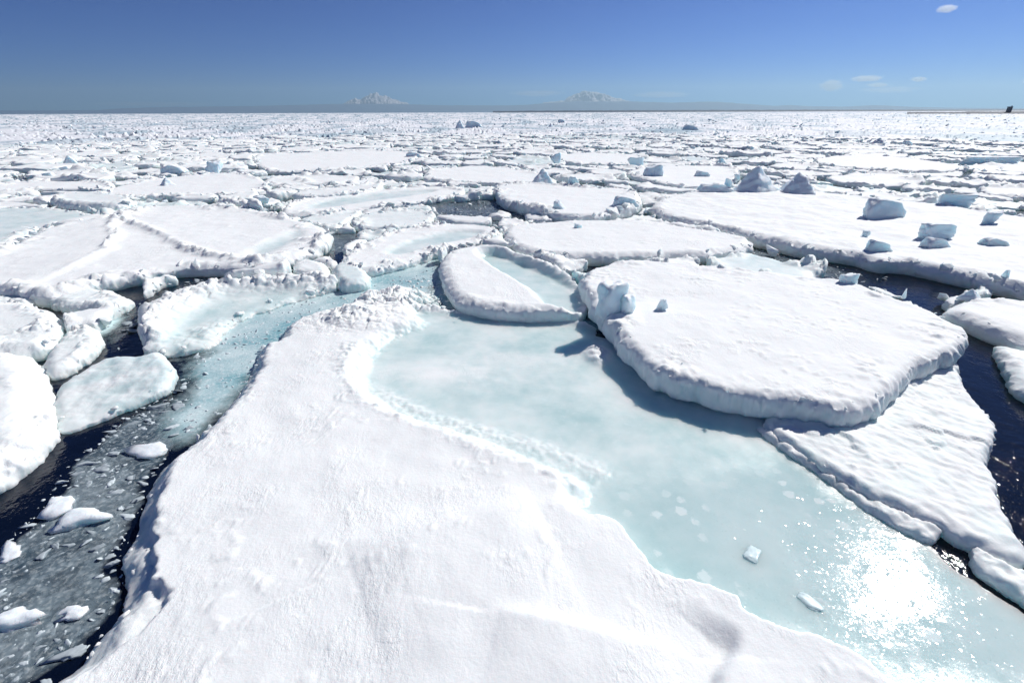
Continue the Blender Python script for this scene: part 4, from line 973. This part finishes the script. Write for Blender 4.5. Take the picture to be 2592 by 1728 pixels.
placed = list(bigpos); tries = 0; cnt = 0
bb = brash_poly.min(0), brash_poly.max(0)
CX = r.uniform(bb[0], bb[1], (9000, 2)); SZ = .10 + .42 * r.random(9000) ** 1.8
okm = (poly_sdf(CX[:, 0], CX[:, 1], brash_poly) > .08) & ((CX[:, 1] * math.cos(PITCH) + CAMH * math.sin(PITCH)) * 1.10 > -CX[:, 0])
okm &= gnoise(CX[:, 0] / .9, CX[:, 1] / .9, 777) > r.uniform(-.5, .25, 9000)
okm &= poly_sdf(CX[:, 0], CX[:, 1], HERO[0][0]) < -.03
for (x, y), s in zip(CX[okm], SZ[okm]):
    if cnt >= 250: break
    if any((a - x) ** 2 + (b - y) ** 2 < (.40 * s + c) ** 2 for a, b, c in placed): continue
    placed.append((x, y, .40 * s)); cnt += 1
    o = link('brash_ice', BR[r.integers(len(BR))], label='small grey brash ice piece floating in the slush of the left channel', cat='brash ice', group='brash pieces in the left channel')
    o.location = (x, y, -r.uniform(.02, .12) * s); o.scale = (s, s * r.uniform(.55, .9), s * r.uniform(.55, .95)); o.rotation_euler = (r.normal(0, .12), r.normal(0, .12), r.normal(.5, .7))
# crumbs in the turquoise channel and among the middle floes
def crumbs(name, px, n, size, z, seed, mat=M_BRASH, label=None):
    poly = px2w(px, z); rr = np.random.default_rng(seed); lo, hi = poly.min(0), poly.max(0); pts = []; g = 0
    C = rr.uniform(lo, hi, (n * 12, 2)); d = poly_sdf(C[:, 0], C[:, 1], poly); h = hero_sdf(C[:, 0], C[:, 1])
    C = C[(d > 0) & (h < -.05) & (fbm(C[:, 0] / 1.2, C[:, 1] / 1.2, 3, seed + 2) > rr.uniform(-.5, .3, len(C)))][:n]
    s = size[0] + (size[1] - size[0]) * rr.uniform(0, 1, len(C)) ** 3
    P = np.column_stack([C, np.full(len(C), z)])
    return link(name, scatter_mesh(name, P, s, MEDIUM, mat, seed, flat=(.25, .5), sink=.45, smooth=True), kind='stuff')
crumbs('brash_crumbs', [(540, 870), (640, 745), (900, 700), (1110, 660), (1130, 730), (865, 790), (650, 960), (500, 1110), (430, 1100), (450, 930)], 900, (.03, .26), .022, 601)
crumbs('brash_crumbs', [(-160, 1500), (60, 1330), (180, 1160), (330, 1040), (440, 990), (520, 1060), (420, 1170), (340, 1330), (330, 1480), (190, 1690), (90, 1760), (-160, 1900)], 480, (.03, .14), .006, 602)
crumbs('brash_crumbs', [(140, 860), (300, 790), (420, 720), (640, 690), (860, 620), (1100, 540), (1240, 500), (1640, 490), (1660, 540), (1300, 560), (1110, 680), (840, 640), (440, 800), (300, 900)], 700, (.08, .5), .02, 603)
crumbs('brash_crumbs', [(1880, 620), (2000, 640), (2250, 700), (2240, 720), (2000, 700), (1800, 660)], 200, (.06, .3), .02, 604)
crumbs('rubble_ice', [(850, 790), (880, 740), (960, 715), (1050, 700), (1110, 720), (1150, 770), (1090, 785), (1000, 775)], 90, (.06, .30), .03, 605, mat=M_FLOE)

# rubble heaped between the floes of the pack
r = np.random.default_rng(123)
n = 9500
th = r.uniform(-.9, .9, n); rad = np.where(r.random(n) < .5, np.sqrt(r.uniform(28 ** 2, 180 ** 2, n)), 1 / r.uniform(1 / 1100., 1 / 130., n))
X = rad * np.sin(th); Y = rad * np.cos(th)
clus = fbm(X / 9, Y / 9, 3, 700); hs_ = hero_sdf(X, Y)
keep = (hs_ < .1) & (clus > -.12)
X, Y, rad = X[keep], Y[keep], rad[keep]
sz = (.18 + .7 * r.uniform(0, 1, len(X)) ** 3) * (.7 + np.minimum(rad, 500) / 170)
link('rubble_ice', scatter_mesh('rubble_ice', np.column_stack([X, Y, np.full(len(X), .15)]), sz, SMALL, M_FLOE, 9, flat=(.5, 1.1), sink=.2), kind='stuff')

# ---------------------------------------------------------------- far pack ice to the horizon
def far_pack():
    rr = [160.0]
    while rr[-1] < 14000: rr.append(rr[-1] + max(1.2, rr[-1] ** 2 * .28 / (CAMH * 486)))
    rr = np.array(rr); th = np.arange(-1.08, 1.08, .00115)
    T, Rr = np.meshgrid(th, rr)
    X = Rr * np.sin(T); Y = Rr * np.cos(T)
    f1, f2, idv = worley(X / 19 + .25 * fbm(X / 9, Y / 9, 2, 801), Y / 19 + .25 * fbm(X / 9, Y / 9, 2, 802), 803)
    gap = f2 - f1
    plate = sstep(.03, .06, gap)
    z = -.25 + plate * (.5 + .25 * idv)
    rid = np.clip(1 - gap / .22, 0, 1) * sstep(-.2, .3, fbm(X / 30, Y / 30, 2, 805))
    z = z + plate * rid * (.9 * slabs(X / 2.6, Y / 2.6, 806) + .4 * slabs(X / 1.1, Y / 1.1, 807)) * 1.5
    hum = sstep(.1, .5, fbm(X / 40, Y / 40, 3, 808)); z = z + hum * 1.0 * slabs(X / 2.6, Y / 2.6, 809)
    z = z * sstep(160, 176, Rr) - .3 * (1 - sstep(160, 176, Rr))
    z = np.where(Rr > 2500, np.maximum(z, .12), z)
    idx = np.arange(X.size).reshape(X.shape)
    F = np.stack([idx[:-1, :-1].ravel(), idx[:-1, 1:].ravel(), idx[1:, 1:].ravel(), idx[1:, :-1].ravel()], 1)[:, ::-1]
    pat = sstep(.05, .35, fbm(X / 22, Y / 60, 4, 815))  # blue-grey slushy patches, whose dark tone also paints in shaded block sides
    ice = np.clip(.04 + .5 * (idv > .8) + .9 * (1 - plate) + .75 * pat, 0, 1)
    return build_mesh('far_pack_ice', np.stack([X.ravel(), Y.ravel(), z.ravel()], 1), F, {'ice': ice.ravel(), 'wet': ice.ravel() * 0}, mat=M_FAR)
link('far_pack_ice', far_pack(), kind='stuff')

# ---------------------------------------------------------------- far shore, hills and mountains
def bearing(px_x): return math.atan2((px_x - 1296.0) / FPX, math.cos(PITCH) + (580.0 / FPX) * math.sin(PITCH))
def elev(px_x, px_y):
    a = (px_x - 1296.0) / FPX; b = (864.0 - px_y) / FPX
    d = _f + a * _r + b * _u
    return math.atan2(d[2], math.hypot(d[0], d[1]))
def hills(name, prof, dist, width, seed, mat, rough=.25, ncol=420, nrow=26, zc=1.0):
    th = np.array([bearing(p[0]) for p in prof]); hh = np.array([max(0, math.tan(elev(*p))) * dist + CAMH for p in prof])
    T = np.linspace(th[0], th[-1], ncol); U = np.linspace(-1, 1, nrow)
    Hh = np.interp(T, th, hh)
    TT, UU = np.meshgrid(T, U); R = dist + UU * width
    X = R * np.sin(TT); Y = R * np.cos(TT)
    s = width * .5
    prof_r = np.clip(1 - np.abs(UU) ** 1.3, 0, 1)
    n = fbm(X / s, Y / s, 5, seed); rd = 1 - np.abs(fbm(X / s * 2.2, Y / s * 2.2, 4, seed + 4)) * 2
    Z = Hh[None] * prof_r * (1 + rough * (.5 * n + .5 * (rd - .5)) * (1 - .5 * (np.abs(UU) < .1))) - 3
    idx = np.arange(X.size).reshape(X.shape)
    F = np.stack([idx[:-1, :-1].ravel(), idx[:-1, 1:].ravel(), idx[1:, 1:].ravel(), idx[1:, :-1].ravel()], 1)[:, ::-1]
    return link(name, build_mesh(name, np.stack([X.ravel(), Y.ravel(), Z.ravel()], 1), F, mat=mat), kind='structure')

def mountain_material(snowline, soft):
    m, t, b = new_mat('mountain_snow_and_forest')
    geo = N(t, 'ShaderNodeNewGeometry'); sp = N(t, 'ShaderNodeSeparateXYZ'); t.links.new(geo.outputs['Position'], sp.inputs[0])
    n = noise_n(t, geo.outputs['Position'], .0012, 6, .62)
    zz = math_n(t, 'ADD', sp.outputs['Z'], math_n(t, 'MULTIPLY', math_n(t, 'SUBTRACT', n, .5), soft * 3))
    f = mapr(t, zz, snowline - soft, snowline + soft, 0, 1)
    rock = mapr(t, n, .55, .7, 0, .55)
    sc = mix_rgb(t, rock, (.52, .50, .55), (.20, .23, .30))  # snow dulled and tinted: distance haze painted into the peaks
    t.links.new(mix_rgb(t, f, (.06, .115, .23), sc), b.inputs['Base Color']); b.inputs['Roughness'].default_value = .9  # forest blue carries painted haze besides its own tone
    return m
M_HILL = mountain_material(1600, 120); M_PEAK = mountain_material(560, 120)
hills('hills', [(-400, 281), (250, 279), (300, 275), (420, 271), (600, 269), (700, 267), (850, 263), (1000, 263), (1150, 267), (1300, 267), (1350, 264), (1450, 257), (1600, 257), (1700, 260), (1800, 257), (1900, 264), (1960, 268), (2000, 266), (2050, 269), (2130, 270), (2220, 266), (2300, 270), (2400, 273), (2592, 274), (3000, 276)], 40000, 4000, 901, M_HILL, rough=.12, ncol=700)
hills('mountain', [(840, 284), (870, 266), (885, 258), (905, 250), (918, 255), (935, 246), (955, 239), (985, 246), (1010, 255), (1035, 262), (1070, 284)], 46000, 3000, 902, M_PEAK, rough=.5, ncol=240, nrow=60)
hills('mountain', [(1330, 284), (1380, 262), (1430, 254), (1452, 240), (1480, 230), (1500, 237), (1530, 240), (1560, 250), (1600, 258), (1680, 284)], 46000, 3000, 903, M_PEAK, rough=.5, ncol=240, nrow=60)
M_SHORE = plain('dark_forest_shore', (.03, .05, .085)); M_SNOWLAND = plain('snowy_shore', (.62, .68, .76))
hills('coast', [(1250, 281), (1400, 279.5), (1700, 278.5), (2000, 277.6), (2300, 277.2), (2592, 276.6), (3000, 275)], 7200, 350, 904, M_SHORE, rough=.5, ncol=400, nrow=12)
hills('headland', [(2300, 285), (2420, 279.8), (2460, 278.6), (2520, 278.2), (2592, 277.6), (2900, 275)], 1500, 60, 905, M_SHORE, rough=.35, ncol=300, nrow=14)
hills('snowy_shore', [(1800, 283), (1950, 281.2), (2200, 280.6), (2592, 279.6), (2900, 279)], 2600, 220, 906, M_SNOWLAND, rough=.4, ncol=300, nrow=10)

# the building on the headland
th = bearing(2556); D = 1490.0
bx, by = D * math.sin(th), D * math.cos(th)
def box_faces(x0, x1, y0, y1, z0, z1):
    v = [(x0, y0, z0), (x1, y0, z0), (x1, y1, z0), (x0, y1, z0), (x0, y0, z1), (x1, y0, z1), (x1, y1, z1), (x0, y1, z1)]
    f = [(0, 3, 2, 1), (4, 5, 6, 7), (0, 1, 5, 4), (1, 2, 6, 5), (2, 3, 7, 6), (3, 0, 4, 7)]
    return v, f
M_BLDG = plain('grey_building', (.10, .11, .14))
root = empty('distant_building', (bx, by, 4), 'tiny dark grey building on the headland at the right horizon', 'building'); root.rotation_euler = (0, 0, -th)
v, f = box_faces(-4, 4.5, -4, 4, 0, 9); link('wall', build_mesh('wall', v, f, smooth=False, mat=M_BLDG), root)
v, f = box_faces(-4.3, 4.8, -4.3, 4.3, 9, 9.6); link('roof', build_mesh('roof', v, f, smooth=False, mat=M_SHORE), root)
v, f = box_faces(1.5, 3.0, -1, 1, 9.6, 11.5); link('roof_tower', build_mesh('roof_tower', v, f, smooth=False, mat=M_BLDG), root)

# ---------------------------------------------------------------- air
hz, t, b = new_mat('haze'); t.nodes.remove(b)
pv = N(t, 'ShaderNodeVolumePrincipled'); pv.inputs['Color'].default_value = (*HAZE[2], 1); pv.inputs['Density'].default_value = HAZE[0]; pv.inputs['Anisotropy'].default_value = HAZE[1]
t.links.new(pv.outputs[0], t.nodes['Material Output'].inputs['Volume'])
v, f = box_faces(-50000, 50000, -47000, 50000, -4, 2050)
link('haze', build_mesh('haze', v, f, smooth=False, mat=hz), kind='stuff')

# ---------------------------------------------------------------- clouds
def cloud_material():
    m, t, b = new_mat('cloud_vapour'); t.nodes.remove(b)
    tc = N(t, 'ShaderNodeTexCoord'); ob = tc.outputs['Object']
    ln = N(t, 'ShaderNodeVectorMath', operation='LENGTH'); t.links.new(ob, ln.inputs[0])
    oi = N(t, 'ShaderNodeObjectInfo'); add = N(t, 'ShaderNodeVectorMath', operation='ADD'); t.links.new(ob, add.inputs[0]); t.links.new(oi.outputs['Location'], add.inputs[1])
    n = noise_n(t, add.outputs[0], 2.2, 5, .6)
    f = math_n(t, 'SUBTRACT', math_n(t, 'ADD', n, .28), math_n(t, 'MULTIPLY', ln.outputs['Value'], .85))
    f = mapr(t, f, 0, .25, 0, 1)
    p = N(t, 'ShaderNodeVolumePrincipled'); p.inputs['Color'].default_value = (1, .98, .97, 1); p.inputs['Anisotropy'].default_value = .6
    at = N(t, 'ShaderNodeAttribute', attribute_name='density', attribute_type='OBJECT')
    t.links.new(math_n(t, 'MULTIPLY', f, at.outputs['Fac']), p.inputs['Density'])
    t.links.new(p.outputs[0], t.nodes['Material Output'].inputs['Volume'])
    return m
M_CLOUD = cloud_material()
V, F = ICO[2]
cl_me = build_mesh('cloud', V, F, mat=M_CLOUD)
clouds = [(2318, 30, 34, 13, 1.3, 'small bright cloud high above the right horizon'), (2090, 218, 50, 24, 1.3, 'curved soft cloud low over the right horizon'), (2175, 200, 62, 12, 1.8, 'flat bright cloud low right of the curved one'),
          (2206, 216, 44, 9, 1.2, 'thin streak of cloud under the flat bright one'), (2303, 202, 30, 9, 1.6, 'tiny cloud puff right of the flat bright cloud'), (2588, 206, 34, 10, 1.4, 'cloud puff at the right border'),
          (1360, 237, 150, 14, .5, 'pale veil of cloud before the right mountain'), (2240, 228, 120, 12, .5, 'faint veil under the small right clouds'), (1670, 240, 150, 14, .5, 'faint veil right of the right mountain'), (400, 264, 260, 9, .4, 'pinkish thin cloud band low at the left horizon')]
for cx, cyp, wp, hp, dn, lab in clouds:
    e = elev(cx, cyp); D = 52000 / max(.2, math.cos(bearing(cx))) + 6000
    if cyp < 150: D = 26000
    a = bearing(cx); o = link('cloud', cl_me, label=lab, cat='cloud')
    o.location = (D * math.sin(a), D * math.cos(a), D * math.tan(e) + CAMH)
    W = wp / FPX * D * .8; H = hp / FPX * D * .9
    o.scale = (W * .6, W * .5, H * .6); o.rotation_euler = (0, 0, -a); o['density'] = dn / W * 1.4
